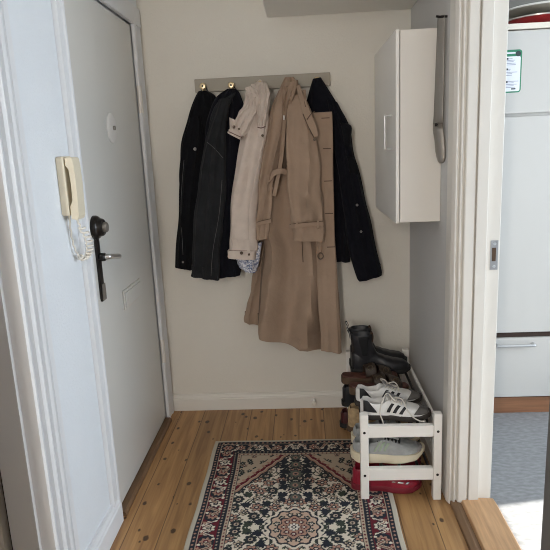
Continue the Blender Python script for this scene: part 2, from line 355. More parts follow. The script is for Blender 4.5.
# ================================================================== RUG
def make_rug():
    RES = .003; x0, x1, y0, y1 = -.492, .331, 1.30, 2.692
    w, l = x1-x0, y1-y0; qx, qy = int(w/2/RES)+1, int(l/2/RES)+1
    cream = (.62, .56, .46); navy = (.016, .019, .028); wine = (.115, .011, .020); pink = (.36, .21, .155); tan = (.42, .335, .25); green = (.035, .045, .032); white = (.66, .62, .55)
    cx, cy = np.meshgrid((np.arange(qx))*RES, (np.arange(qy))*RES, indexing='ij')   # distance from centre
    img = np.zeros((qx, qy, 3)); img[:] = cream
    ex = w/2-cx; ey = l/2-cy; e = np.minimum(ex, ey)
    rng = random.Random(11)
    def put(mask, c): img[mask] = c
    def ell(x, y, a, b, ang, c, within=None):
        ca, sa = math.cos(ang), math.sin(ang); X = (cx-x)*ca+(cy-y)*sa; Y = -(cx-x)*sa+(cy-y)*ca
        m = (X/a)**2+(Y/b)**2 < 1
        if within is not None: m &= within
        put(m, c)
    def line(pts, r, c, within=None):
        for i in range(len(pts)-1):
            (xa, ya), (xb, yb) = pts[i], pts[i+1]; dx_, dy_ = xb-xa, yb-ya; q = dx_*dx_+dy_*dy_+1e-12
            t = np.clip(((cx-xa)*dx_+(cy-ya)*dy_)/q, 0, 1); m = (cx-xa-t*dx_)**2+(cy-ya-t*dy_)**2 < r*r
            if within is not None: m &= within
            put(m, c)
    def flower(x, y, r, c1, c2, c3, n=6, within=None, rot=0):
        for k in range(n):
            a = rot+2*PI*k/n; ell(x+math.cos(a)*r*.62, y+math.sin(a)*r*.62, r*.50, r*.36, a, navy if c1 != navy else green, within)
        for k in range(n):
            a = rot+2*PI*k/n; ell(x+math.cos(a)*r*.60, y+math.sin(a)*r*.60, r*.36, r*.24, a, c1, within)
        ell(x, y, r*.42, r*.42, 0, c2, within); ell(x, y, r*.2, r*.2, 0, c3, within)
    def leaf(x, y, a, r, c, within=None):
        ell(x+math.cos(a)*r*.5, y+math.sin(a)*r*.5, r*.6, r*.30, a, c, within); ell(x+math.cos(a+.8)*r*.5, y+math.sin(a+.8)*r*.5, r*.45, r*.2, a+.8, c, within); ell(x+math.cos(a-.8)*r*.5, y+math.sin(a-.8)*r*.5, r*.45, r*.2, a-.8, c, within)
    field = e > .150
    # ---- field: vine scrolls, flowers, leaves
    fx, fy = w/2-.150, l/2-.150
    for k in range(7):
        yb = .02+k*.085; pts = [(.0+i*.012, yb+.030*math.sin(i*.85+k)+i*.0035) for i in range(28)]
        line(pts, .0026, green if k % 2 else navy, field)
    for k in range(4):
        xb = .035+k*.075; pts = [(xb+.024*math.sin(i*.7+k*1.3), i*.018) for i in range(34)]
        line(pts, .0026, navy, field)
    pos = []
    for _ in range(3000):
        x, y = rng.uniform(0, fx), rng.uniform(0, fy)
        if all((x-a)**2+(y-b)**2 > .044**2 for a, b in pos): pos.append((x, y))
    for i, (x, y) in enumerate(pos):
        k = i % 4
        if k == 0: flower(x, y, .026, pink, navy, cream, 6, field, rng.random()*3)
        elif k == 1:
            flower(x, y, .024, navy, tan, navy, 7, field, rng.random()*3)
        elif k == 2:
            a = rng.random()*6.3
            for s_ in range(3): leaf(x, y, a+s_*2.1, .022, navy if i % 3 else green, field)
        else: flower(x, y, .021, tan, navy, cream, 5, field, rng.random()*3)
        a0 = rng.random()*6.3
        for s_ in range(3):
            a = a0+s_*2.1+rng.uniform(-.4, .4); rr = rng.uniform(.028, .034)
            leaf(x+math.cos(a)*rr, y+math.sin(a)*rr, a, .012, (navy, green, navy, green)[rng.randrange(4)], field)
    # palmettes on the long axis
    for y, r in ((.20, .026), (.29, .030), (.38, .034), (.46, .028), (.52, .022)):
        flower(0, y, r, (.10, .11, .09), pink, navy, 8, field); 
        for s_ in (-.9, .9): leaf(.045, y+.01*s_, s_*.8, .032, navy, field)
    # ---- corner spandrels: scalloped wine band cutting the corners
    dxc, dyc = fx-cx, fy-cy
    sp = dxc/.215+dyc/.30+.014*np.sin((dxc-dyc)*75)
    corner = field & (sp < 1)
    put(field & (sp < 1.10), navy); put(field & (sp < 1.055), pink); put(corner, tan)
    put(field & (sp < .97) & (sp > .88), wine)
    for i in range(46):
        x, y = fx-rng.uniform(0, .19), fy-rng.uniform(0, .27)
        m = field & (sp < .74)
        flower(x, y, .013, (navy, green, navy, pink)[i % 4], navy, cream, 5, m, rng.random()*3)
    for i in range(9):
        t = (i+.5)/9; x, y = fx-.185*t, fy-.26*(1-t); ell(x, y, .010, .007, .7, pink, field)
    # ---- medallion
    ang = np.arctan2(cy, cx); rr = np.sqrt((cx/.095)**2+(cy/.106)**2)
    lob = 1+.06*np.cos(ang*12)
    put(rr < lob*1.16, cream); put(rr < lob*1.06, navy); put(rr < lob*.97, (.50, .36, .27))
    for k in range(12):
        a = 2*PI*(k+.5)/12; flower(math.cos(a)*.070, math.sin(a)*.079, .014, navy, cream, navy, 5); 
    put(rr < .66*(1+.10*np.cos(ang*8)), navy); put(rr < .60*(1+.10*np.cos(ang*8)), pink)
    for k in range(8):
        a = 2*PI*k/8; flower(math.cos(a)*.038, math.sin(a)*.043, .012, wine, cream, navy, 5)
    flower(0, 0, .024, white, navy, white, 8)
    # ---- borders
    band = lambda a, b: (e >= a) & (e < b)
    put(band(.132, .152), tan); put(band(.149, .153), navy); put(band(.128, .133), navy)
    put(band(.020, .128), navy); put(band(.043, .112) & (ex < ey), wine); put(band(.020, .040), navy); put(band(.040, .043), tan); put(band(.112, .128), navy)
    mb = band(.043, .112)
    def border_run(n_, length, vert):
        step = length/n_
        for k in range(n_+1):
            p = k*step; c_ = .078
            def T(u, d): return (w/2-d, u) if vert else (u, l/2-d)
            sgn = 1 if k % 2 else -1
            x, y = T(p, c_); 
            dark = [T(p-step*.5, .05), T(p-step*.2, .1), T(p+step*.1, .1), T(p+step*.5, .055)]
            ell(x, y, .046 if not vert else .032, .046 if vert else .032, 0, navy, mb & (((cx-x)**2+(cy-y)**2) < .037**2)) if k % 2 else None
            flower(x, y, .026, pink if k % 2 else cream, wine if k % 2 else navy, cream, 7, mb)
            pts = [T(p+step*(.12+.76*i/9), c_+sgn*.022*math.sin(i/9*2*PI)) for i in range(10)]
            line(pts, .010, navy, mb); line(pts, .0065, tan if k % 3 else cream, mb); line(pts, .002, wine, mb)
            for s_ in (-1, 1):
                xx, yy = T(p+step*.5, c_+s_*.021); leaf(xx, yy, s_*1.2+k, .013, cream if s_ > 0 else pink, mb)
                xx, yy = T(p+step*.22*s_, c_-s_*.026); ell(xx, yy, .007, .006, 0, cream, mb)
    border_run(8, l/2-.05, True); border_run(4, w/2-.05, False)
    ell(w/2-.078, l/2-.078, .034, .034, 0, navy, None); flower(w/2-.078, l/2-.078, .028, pink, wine, cream, 6)
    s2 = np.where(ex < ey, cy, cx)
    for a, b, per, c in ((.023, .037, .022, pink), (.115, .126, .018, tan), (.135, .148, .020, wine)):
        put(band(a, b) & (np.abs(np.mod(s2, per)-per/2)+np.abs(e-(a+b)/2)*.9 < per*.26), c)
    put(e < .020, (.46, .42, .34)); 
    # ---- full sheet
    full = np.concatenate([img[:0:-1], img], 0); full = np.concatenate([full[:, :0:-1], full], 1)
    nx, ny = full.shape[:2]
    xs = np.linspace(x0, x1, nx); ys = np.linspace(y0, y1, ny)
    gx, gy = np.meshgrid(xs, ys, indexing='ij')
    wob = .0012*np.sin(gy*9)+.001*np.sin(gy*21+1)
    edge = np.minimum(np.minimum(gx-x0, x1-gx), np.minimum(gy-y0, y1-gy))
    gz = .0065+.0012*np.sin(gx*14+gy*5)-.003*np.exp(-edge/.004)
    top = np.stack([gx+wob, gy, gz], -1).reshape(-1, 3)
    idx = np.arange(nx*ny).reshape(nx, ny)
    quads = np.stack([idx[:-1, :-1], idx[1:, :-1], idx[1:, 1:], idx[:-1, 1:]], -1).reshape(-1, 4).tolist()
    ring = list(idx[:, 0])+list(idx[-1, 1:])+list(idx[-2::-1, -1])+list(idx[0, -2:0:-1])
    base = top[ring].copy(); base[:, 2] = .0005; nb = nx*ny
    verts = np.concatenate([top, base]).copy(); verts -= np.array([-.08, 2.0, 0])
    R_ = len(ring); quads += [[int(ring[i]), nb+i, nb+(i+1) % R_, int(ring[(i+1) % R_])] for i in range(R_)]; quads.append([nb+i for i in range(R_)][::-1])
    me = bpy.data.meshes.new('rug'); me.from_pydata(verts.tolist(), [], quads); me.update()
    col = np.ones((len(verts), 4)); col[:nb, :3] = full.reshape(-1, 3); col[nb:, :3] = (.4, .36, .3)
    at = me.color_attributes.new('weave', 'FLOAT_COLOR', 'POINT'); at.data.foreach_set('color', col.astype(np.float32).ravel())
    m = mat('wool_pile', (.5, .5, .5), .95, bump=.5, bscale=400, spec=.1, sheen=.05); nt = m.node_tree
    ca = nt.nodes.new('ShaderNodeVertexColor'); ca.layer_name = 'weave'; nt.links.new(ca.outputs[0], nt.nodes['Principled BSDF'].inputs['Base Color'])
    me.materials.append(m); o = bpy.data.objects.new('rug', me); C.objects.link(o); o.location = (-.08, 2.0, 0)
    tag(o, 'cream, navy and wine oriental rug with floral medallion on the pine floor', 'rug')
make_rug()

# ================================================================== COAT RACK
by = YB-.022
rk = thing('coat_rack', 'greige wall board with brass knobs carrying the coats', 'coat rack', (-.19, YB, 1.775))
MB().box((-.533, by, 1.744), (.153, YB, 1.809)).build('board', 'rackboard', rk, bevel=.003)
KN = [W(204, 87, by), W(232, 86, by), W(260, 84.5, by), W(289, 82.5, by), W(317, 81, by)]
for k in KN:
    o = MB().lathe([(.007, 0), (.007, .018), (.014, .024), (.0165, .032), (.0165, .038), (.012, .043), (.004, .044)], k, (0, -1, 0)).build('knob', 'brass', rk, smooth='auto')
    MB().lathe([(.005, 0), (.005, .002), (.003, .0025)], k+V((0, -.0435, 0)), (0, -1, 0), 14).build('screw', 'iron', o)
    MB().tube(curve([k+V((0, -.006, -.014)), k+V((0, -.03, -.030)), k+V((0, -.045, -.026)), k+V((0, -.05, -.016))], 10), .004, 8).build('lower_hook', 'brass', o, smooth=True)

# ================================================================== GARMENTS
def cloth(rows, n=72, steps=46, folds=(), p=3.0, hollow=.06, seed=0, fold2=.006):
    """rows: (xl, yl, xr, yr, Y, depth, fold amplitude) top to bottom -> closed, thick, folded sleeve/body of cloth"""
    R = random.Random(seed); ph = [R.uniform(0, 6.28) for _ in range(8)]; rs = []
    def ring(t, grow=1, inset=0):
        xl, yl, xr, yr, Y, dp, amp = cr(rows, t)
        a, b = W(xl, yl, Y), W(xr, yr, Y); c = (a+b)/2; h = (b-a)/2; out = []
        for j in range(n):
            th_ = 2*PI*j/n; cu, su = math.cos(th_), math.sin(th_)
            u = math.copysign(abs(cu)**(2/p), cu); v = math.copysign(abs(su)**(2/p), su)
            d = 0
            for k, (fq, am, sl) in enumerate(folds):
                s_ = math.sin(fq*PI*u+ph[k]+sl*t+.6*math.sin(5*t+ph[k+1]))
                d += 1.4*am*(s_ if k % 2 else 1-2*abs(s_)**.8)
            if fold2:
                g = math.sin(9*t+3.5*u+ph[7])*math.sin(4.3*t-2.2*u+ph[2]); d += fold2*max(0, g)**1.5+.6*fold2*math.sin(17*t-6*u+ph[3])*max(0, math.sin(6*t+ph[4]))
            d *= amp*(1-.5*abs(u)**6)
            wob = .0035*amp*math.sin(13*t+ph[5]+j*.03)+.002*amp*math.sin(29*t+ph[6])
            q = c+h*(u*grow)+V((0, -1, 0))*(v*dp*grow*.5)
            if su > -.2: q += V((0, -d, 0))
            q += h.normalized()*wob*abs(u)
            out.append(q)
        return out
    for i in range(steps): rs.append(ring(i/(steps-1)))
    up = V((0, 0, hollow))
    rs.append([q*1.0 for q in ring(1, .93)]); rs.append([q+up for q in ring(1, .88)])
    return rs
def garment(name, label, knob, rows, m, parts_group='coats on the rack', **kw):
    t = thing(name, label, 'coat', (knob.x, 3.0, knob.z), parts_group)
    MB().rings(cloth(rows, **kw)).build('body', m, t, smooth='auto')
    return t
def sleeve(name, rows, m, parent, **kw): return MB().rings(cloth(rows, **kw)).build(name, m, parent, smooth='auto')
def button(px, py, Y, r, m, parent, name='button'):
    c = W(px, py, Y); o = MB().lathe([(r, 0), (r, .002), (r*.85, .0045), (r*.4, .003)], c, (0, -1, 0), 18).build(name, m, parent, smooth='auto'); return o
def seam(pts, Y, parent, m='f_stitch', r=.0012, name='seam'):
    MB().tube(curve([W(x, y, Y if not hasattr(Y, '__len__') else Y[i]) for i, (x, y) in enumerate(pts)], 24), r, 6).build(name, m, parent, smooth=True)
def strap(pts, Y, wid, m, parent, name='strap', wd=(0, 0, 1), th=.004, n=18):
    if hasattr(wid, '__len__'): wid = [cr([(q,) for q in wid], i/(n-1))[0] for i in range(n)]
    return MB().ribbon(curve([W(x, y, Y if not hasattr(Y, '__len__') else Y[i]) for i, (x, y) in enumerate(pts)], n), wd, wid, th).build(name, m, parent, smooth='auto')
GR = 'coats hanging on the rack'
# black coat, far left
b1 = garment('black_coat', 'long black coat at the left end of the rack', KN[0],
    [(199, 91, 208, 91, 3.02, .03, .2), (194, 99, 216, 98, 3.02, .05, .5), (187, 122, 222, 120, 3.015, .06, .8), (181, 152, 224, 150, 3.015, .07, 1), (179, 190, 224, 190, 3.015, .07, 1), (178, 230, 224, 230, 3.015, .07, 1), (175, 267, 224, 272, 3.015, .07, 1)], 'f_black', GR,
    folds=((1.4, .010, .8), (3.1, .006, -1)), seed=2)
sleeve('sleeve', [(190, 118, 200, 116, 2.985, .03, .3), (182, 150, 204, 150, 2.975, .05, .8), (179, 200, 200, 200, 2.972, .05, 1), (178, 240, 197, 240, 2.972, .05, 1), (176, 267, 192, 270, 2.972, .045, .8)], 'f_black', b1, folds=((1.3, .006, 2),), seed=5)
button(195, 149, 2.945, .0085, 'pewter', b1)
button(183, 262, 2.945, .006, 'pewter', b1)
strap([(200, 100), (202, 90), (204, 85), (207, 90), (209, 99)], 3.035, .008, 'f_black', b1, 'hanging_loop', wd=(0, 1, 0), th=.004)
seam([(184, 160), (181, 205), (183, 255)], 2.944, b1)
# charcoal jacket
c1 = garment('charcoal_jacket', 'charcoal grey jacket second from the left on the rack', KN[1],
    [(227, 89, 236, 89, 2.985, .03, .2), (216, 98, 241, 96, 2.97, .05, .5), (208, 118, 246, 116, 2.95, .06, .8), (204, 145, 246, 145, 2.945, .07, 1), (206, 190, 246, 190, 2.945, .07, 1), (206, 240, 246, 236, 2.945, .07, 1), (206, 279, 240, 275, 2.945, .065, 1)], 'f_navy', GR,
    folds=((1.5, .008, .8), (3.4, .005, -1)), seed=3)
sleeve('sleeve', [(219, 99, 230, 98, 2.925, .03, .3), (206, 140, 226, 138, 2.91, .05, .7), (199, 175, 226, 172, 2.905, .06, 1), (195, 215, 224, 215, 2.905, .06, 1), (192.5, 250, 220, 250, 2.905, .06, 1), (191, 276, 219, 280, 2.905, .055, .8)], 'f_char', c1, folds=((1.2, .007, 2), (3, .003, 1)), seed=8)
sleeve('collar', [(217, 103, 236, 92, 2.945, .02, .2), (212, 112, 230, 104, 2.93, .03, .5), (209, 128, 220, 118, 2.925, .03, .5), (208, 138, 214, 130, 2.93, .02, .3)], 'f_char', c1, folds=((1.2, .003, 2),), seed=9, hollow=.01)
seam([(207, 142), (215, 149), (223, 158)], [2.88, 2.872, 2.874], c1)
seam([(222, 180), (219, 215), (213, 250), (211, 276)], 2.872, c1)
strap([(229, 96), (230, 88), (232, 84), (235, 88), (237, 95)], 3.03, .008, 'f_char', c1, 'hanging_loop', wd=(0, 1, 0), th=.004)
# pale beige jacket
g1 = garment('beige_jacket', 'pale beige short jacket with turned-up sleeve in the middle of the rack', KN[2],
    [(251, 84, 266, 84, 2.96, .04, .3), (249, 96, 270, 95, 2.93, .06, .5), (243, 120, 270, 118, 2.90, .07, .8), (238, 150, 266, 150, 2.89, .07, 1), (234, 180, 262, 180, 2.885, .07, 1), (231, 215, 258, 215, 2.885, .07, 1), (229.5, 240, 258, 240, 2.885, .07, 1), (229, 250, 257, 250.5, 2.885, .07, .6)], 'f_beige', GR,
    folds=((.8, .008, 1.2), (2.1, .004, -2)), seed=14, fold2=.012)
sleeve('cuff', [(228, 249.5, 256.5, 250, 2.883, .076, .4), (228, 257.5, 255.5, 259, 2.883, .076, .4)], 'f_beige', g1, folds=((2.2, .003, 1),), seed=15, steps=6, hollow=.02)
seam([(229, 250.5), (243, 250.7), (256, 251)], 2.842, g1, 'f_beige_trim', .001)
button(241.5, 253, 2.8425, .0085, 'bone', g1); button(249, 254.5, 2.8425, .006, 'bone', g1)
sleeve('turned_sleeve', [(246, 90, 261, 84, 2.905, .03, .4), (243, 105, 257, 108, 2.865, .045, .7), (236, 118, 252, 124, 2.855, .045, .8), (229.5, 130, 245, 137, 2.855, .045, .6)], 'f_beige', g1, folds=((1.4, .005, 2), (3, .003, -2)), seed=18)
s2_ = sleeve('turned_cuff', [(229.5, 128.5, 243, 134, 2.853, .052, .4), (227.5, 133, 241, 140, 2.853, .052, .4)], 'f_beige', g1, folds=((1.4, .003, 2),), seed=19, steps=5, hollow=.01)
strap([(228.5, 131.5), (235, 134.5), (242, 137.6)], 2.824, .0045, 'f_beige_trim', g1, 'cuff_trim')
button(234, 127, 2.828, .0075, 'bone', g1); button(239, 129, 2.828, .005, 'bone', g1)
sleeve('collar', [(254, 83, 266, 82, 2.93, .04, .4), (256, 98, 270, 95, 2.875, .05, .8), (257, 115, 268, 113, 2.86, .05, .8), (258, 127, 266, 127, 2.86, .04, .5)], 'f_beige', g1, folds=((1.5, .006, 2),), seed=21)
sleeve('second_cuff', [(257.5, 126, 265.5, 126, 2.86, .045, .3), (258, 137, 264.5, 139, 2.86, .045, .3)], 'f_beige', g1, folds=((1.5, .002, 2),), seed=22, steps=5, hollow=.01)
strap([(257.5, 127), (261, 128), (265.5, 126.5)], 2.835, .005, 'f_beige_trim', g1, 'cuff_trim')
button(262.5, 135.5, 2.836, .0065, 'bone', g1)
sleeve('roll', [(245, 88, 252, 86, 2.89, .03, .3), (246, 93, 258, 91, 2.872, .04, .6), (248, 97, 260, 97, 2.875, .035, .6)], 'f_beige', g1, folds=((1.5, .004, 2),), seed=23, steps=14, hollow=.005)
sleeve('lining', [(240, 246, 262, 242, 2.915, .05, .3), (236, 258, 260, 256, 2.91, .055, .8), (239, 266, 257.5, 267, 2.91, .05, .8), (245, 271.5, 255, 272.5, 2.91, .04, .6)], 'floral', g1, folds=((1.6, .006, 1),), seed=31, hollow=.01)
strap([(255, 90), (257, 83), (260, 80), (263, 83), (266, 90)], 3.015, .010, 'f_beige', g1, 'hanging_loop', wd=(0, 1, 0), th=.005)
# trench coat
t1 = garment('trench_coat', 'long tan trench coat, the longest coat on the rack', KN[3],
    [(285, 77.5, 294, 77, 2.985, .03, .2), (277, 96, 304, 95, 2.955, .07, .5), (269, 130, 316, 125, 2.95, .09, .7), (262, 175, 329, 175, 2.945, .10, .8), (259, 222, 330, 222, 2.94, .10, .8), (264, 250, 333, 250, 2.94, .11, 1), (261, 285, 337, 285, 2.94, .12, 1.15), (260, 318, 340, 322, 2.94, .125, 1.2), (259, 337, 341, 352, 2.94, .13, 1.2)], 'f_tan', GR,
    folds=((.9, .020, .5), (2.3, .009, -.8)), seed=41, fold2=.013, steps=64, n=80)
# left tail of the skirt, swung out
sleeve('skirt_tail', [(262, 222, 276, 222, 2.985, .04, .3), (258, 245, 272, 245, 2.985, .05, .6), (252, 280, 266, 282, 2.985, .05, .9), (247, 305, 263, 308, 2.985, .05, 1), (244, 322, 261, 325, 2.985, .045, 1)], 'f_tan', t1, folds=((.8, .008, .6),), seed=43, fold2=.003)
sleeve('skirt_lining_shade', [(266, 235, 272, 235, 2.955, .02, 0), (262, 262, 270, 262, 2.945, .02, 0), (259.5, 295, 266, 295, 2.94, .02, 0), (257.8, 324, 264, 325, 2.94, .02, 0)], 'f_tan_lining_shade', t1, seed=1, fold2=0)  # dark strip put in for the shaded gap beside the tail
# front panel with buttonholes at the right
pn = sleeve('front_panel', [(313, 113.5, 331, 112, 2.925, .014, .1), (310, 116, 332.2, 115, 2.915, .022, .2), (312, 145, 333, 145, 2.905, .03, .4), (314, 180, 333.5, 180, 2.90, .03, .5), (315, 220, 334, 220, 2.895, .03, .5), (316, 260, 336, 258, 2.895, .03, .5), (318, 300, 338.5, 295, 2.885, .03, .5), (320, 328, 340.5, 325, 2.872, .03, .5), (321, 350.3, 341.6, 352.5, 2.868, .03, .4)], 'f_tan', t1, folds=((1.1, .006, 1),), seed=44, p=4)
for i, (x, y) in enumerate(((325.5, 118), (327, 148.5), (328, 181), (329, 213.5), (331, 247))):
    k = W(x, y, 2.884 if i < 4 else 2.876); yv = (2.9, 2.887, 2.882, 2.877, 2.876)[i]
    strap([(x-4, y+.2), (x, y), (x+4, y-.2)], yv, .0042, 'f_tan_dark', t1, 'buttonhole', th=.003, n=6)
# right sleeve, hanging in front
rs_ = sleeve('sleeve', [(291, 96, 302, 95, 2.90, .03, .3), (287, 112, 310, 110, 2.87, .06, .5), (285.5, 140, 316, 138, 2.845, .08, .8), (287, 170, 320, 168, 2.84, .085, 1), (289, 200, 322, 198, 2.838, .085, 1), (291, 224, 323.5, 224, 2.838, .085, .8), (293.5, 240, 324, 240.5, 2.838, .085, .5)], 'f_tan', t1, folds=((.7, .010, 1.4), (1.7, .005, -2.4)), seed=47, fold2=.015, steps=56)
strap([(289.5, 226.5), (296, 225.6), (308, 224.5), (323.5, 223.4)], [2.825, 2.788, 2.780, 2.792], .022, 'f_tan', rs_, 'cuff_strap', th=.005)
seam([(290, 224.5), (297, 223.4), (308, 222.3), (323, 221.2)], [2.818, 2.782, 2.774, 2.786], rs_, 'f_tan_dark', .0018)
for x, y in ((297, 226), (308, 224.8), (318, 224)):
    strap([(x, y-3.6), (x, y), (x, y+3.6)], [2.782, 2.775, 2.782], .010, 'f_tan', rs_, 'strap_loop', wd=(1, 0, 0), th=.004, n=8)
# lapel / storm flap crossing the shoulder; dark tubes drawn for its shadow
strap([(298, 86), (302, 99), (305.5, 110), (309, 120), (313.5, 130), (316, 136.5)], [2.90, 2.855, 2.828, 2.812, 2.806, 2.808], [.020, .024, .034, .040, .036, .022], 'f_tan', t1, 'shoulder_tab', wd=(1, 0, .35), th=.008)
seam([(307, 119.5), (311, 114), (314.5, 111.5)], [2.806, 2.81, 2.815], t1, 'f_tan_dark', .0022)
seam([(303, 114), (307, 124), (312, 134), (315, 139.5)], [2.815, 2.803, 2.799, 2.802], t1, 'f_tan_dark', .0024)
seam([(302, 92), (304, 100), (305.5, 107)], [2.875, 2.848, 2.83], t1, 'f_tan_dark', .0022)
sleeve('front_lining_shade', [(283.5, 120, 287, 120, 2.893, .02, 0), (282, 140, 288.5, 140, 2.888, .02, 0), (281, 158, 288.5, 158, 2.890, .02, 0), (281, 168, 286, 168, 2.895, .012, 0)], 'f_tan_lining_shade', t1, seed=1, fold2=0)  # dark strip for the shaded opening between lapel and sleeve
button(314.5, 139.5, 2.80, .007, 'bone', t1)
# left sleeve and its strap
ls_ = sleeve('sleeve', [(279, 90, 288, 86, 2.915, .035, .3), (270, 112, 285, 110, 2.885, .05, .7), (263, 150, 281, 150, 2.872, .055, 1), (259, 185, 274, 185, 2.87, .055, 1), (256.5, 215, 271, 215, 2.87, .055, .8), (256.5, 240, 268, 238, 2.87, .05, .6)], 'f_tan', t1, folds=((.8, .009, 2),), seed=51, fold2=.012)
strap([(256.5, 224), (262, 222.5), (271, 220.5)], [2.838, 2.828, 2.838], .022, 'f_tan', ls_, 'cuff_strap', th=.005)
strap([(257, 222.2), (262, 220.7), (271, 218.7)], [2.830, 2.820, 2.830], .003, 'f_tan_dark', ls_, 'stitching', th=.004)
# belt hanging in a loop, collar fold, hanging loop, dark fold line and ring
strap([(271, 190), (268.5, 182), (273, 174), (281, 171), (287, 173)], [2.855, 2.845, 2.84, 2.84, 2.85], .026, 'f_tan', t1, 'belt', wd=(.25, 0, 1), th=.006)
strap([(274, 196), (277, 182), (281, 160), (283, 140), (284, 120)], [2.865, 2.862, 2.86, 2.858, 2.86], .020, 'f_tan', t1, 'front_edge', wd=(1, 0, 0), th=.008)
sleeve('collar', [(285, 84, 298, 80, 2.95, .05, .3), (281, 97, 296, 92, 2.90, .055, .7), (280, 112, 291, 108, 2.885, .045, .8), (281, 122, 287, 120, 2.88, .03, .4)], 'f_tan', t1, folds=((1.4, .008, 2), (3, .004, 2)), seed=55)
lb_ = W(283.5, 118, 2.868); MB().box(lb_+V((-.007, -.006, -.026)), lb_+V((.006, 0, .012))).build('label_tag', 'sh_white', t1, bevel=.002)
strap([(282, 90), (285, 81), (289, 78.5), (294, 80), (298, 90)], 3.015, .012, 'f_tan', t1, 'hanging_loop', wd=(0, 1, 0), th=.006)
strap([(304, 90), (305, 102), (307, 112)], [2.91, 2.88, 2.872], .016, 'f_tan', t1, 'epaulette', wd=(1, 0, 0), th=.006)
seam([(302, 241), (302.5, 252), (303, 262)], [2.872, 2.868, 2.866], t1, 'f_tan_dark', .0022, 'pleat_shade')  # dark line drawn for the shadow in the skirt fold
strap([(319, 241), (319.5, 247), (320, 254)], [2.872, 2.866, 2.862], .014, 'f_tan', t1, 'ring_tab', wd=(1, 0, 0), th=.008)
rc = W(320.5, 256, 2.858)
MB().tube([rc+V((.013*math.cos(a), 0, .015*math.sin(a))) for a in [i*2*PI/24 for i in range(25)]], .0035, 8).build('belt_ring', 'bone', t1, smooth=True)
# navy coat
n1 = garment('navy_coat', 'near-black navy coat at the right end of the rack', KN[4],
    [(313, 79, 321, 77.5, 2.995, .03, .2), (307, 98, 331, 94, 3.015, .05, .5), (305, 110, 341, 112, 3.01, .06, .8), (310, 140, 347, 138, 3.01, .07, 1), (316, 180, 352, 180, 3.01, .07, 1), (322, 220, 352, 220, 3.01, .07, 1), (328, 260, 350, 262, 3.01, .06, .8)], 'f_navy', GR,
    folds=((1.4, .008, .8), (3.1, .005, -1)), seed=61)
sv = sleeve('sleeve', [(327, 100, 337, 102, 2.99, .03, .3), (331, 122, 348, 124, 2.975, .05, .8), (336, 155, 355, 155, 2.97, .06, 1), (341, 195, 364, 193, 2.965, .06, 1), (346, 235, 372, 230, 2.965, .06, 1), (355, 272, 381, 267, 2.965, .055, .8), (359, 281.5, 382, 275, 2.965, .05, .6)], 'f_navy', n1, folds=((1.2, .007, 2), (2.9, .003, 1)), seed=62)
sleeve('shoulder_strap', [(339, 122, 346, 123.5, 2.955, .03, .1), (341, 125.5, 351.5, 126.5, 2.95, .04, .1), (343, 136, 351, 137, 2.95, .04, .1), (344, 145.5, 349.5, 147, 2.95, .035, .1)], 'f_black', n1, folds=((1, .002, 1),), seed=71, hollow=.01, steps=16)
sleeve('sleeve_tab', [(346, 156, 353, 157, 2.95, .04, .1), (348, 163, 357.5, 165, 2.945, .045, .1), (349, 172, 358.5, 174, 2.945, .045, .1)], 'f_black', n1, folds=((1, .002, 1),), seed=72, hollow=.01, steps=12)
button(357, 205, 2.932, .0065, 'pewter', n1); button(361, 231.5, 2.932, .0065, 'pewter', n1)
strap([(315, 91), (316.5, 83), (318, 78), (320, 83), (322, 90)], 3.03, .009, 'f_black', n1, 'hanging_loop', wd=(0, 1, 0), th=.005)

# ================================================================== WALL CABINET, SHOEHORN
cb = thing('wall_cabinet', 'white wall cabinet with wire handle on the right wall', 'cabinet', (XR, 2.73, 1.128))
MB().box((.3915, 2.395, 1.128), (XR-.001, 3.06, 1.872)).build('body', 'cabinet', cb, bevel=.002)
cd = MB().box((.374, 2.393, 1.126), (.3885, 3.06, 1.874)).build('door', 'cabinet_edge', cb, bevel=.002)
MB().tube(curve([(.374, 2.50, 1.425), (.348, 2.50, 1.425), (.346, 2.50, 1.432), (.346, 2.50, 1.49), (.346, 2.50, 1.552), (.348, 2.50, 1.56), (.374, 2.50, 1.56)], 40), .0042, 10).build('handle', 'chrome', cd, smooth=True)
sh = thing('shoehorn', 'long brushed steel shoehorn hanging beside the wall cabinet', 'shoehorn', (.53, 2.35, 1.36))
A_, B_ = V((.513, 2.362, 0)), V((.548, 2.322, 0)); wv = (B_-A_).normalized(); nv = V((wv.y, -wv.x, 0)); 
if nv.y > 0: nv = -nv
mid = (A_+B_)/2-wv*.003
def horn(zs, thick=.004):
    rows = []
    for z, wd_, off, crv in zs:
        rows.append([mid+wv*(u*wd_/2+off)+nv*(crv*(1-u*u)-.004)+V((0, 0, z)) for u in [-1+2*k/10 for k in range(11)]])
    return rows
MB().grid(horn([(1.905, .030, .004, .002), (1.89, .034, .004, .002), (1.7, .040, .001, .003), (1.55, .044, -.002, .004), (1.505, .046, -.004, .005)])).build('shaft', 'steel', sh, smooth=True, thick=.004)
MB().grid(horn([(1.515, .046, -.004, .006), (1.49, .050, -.002, .009), (1.45, .050, .006, .010), (1.41, .048, .010, .010), (1.385, .042, .013, .009), (1.37, .032, .014, .007), (1.363, .016, .014, .004)])).build('blade', 'steel', sh, smooth=True, thick=.004)
MB().tube(curve([mid+nv*.012+wv*.006+V((0, 0, 1.508)), mid+nv*.014+V((0, 0, 1.515)), mid+nv*.012-wv*.002+V((0, 0, 1.505))], 8), .004, 8).build('rivet', 'iron', sh, smooth=True)
MB().tube([(XR+.001, 2.336, 1.899), (.528, 2.338, 1.899), (.514, 2.338, 1.902)], .0045, 10).build('hook', 'iron', sh)

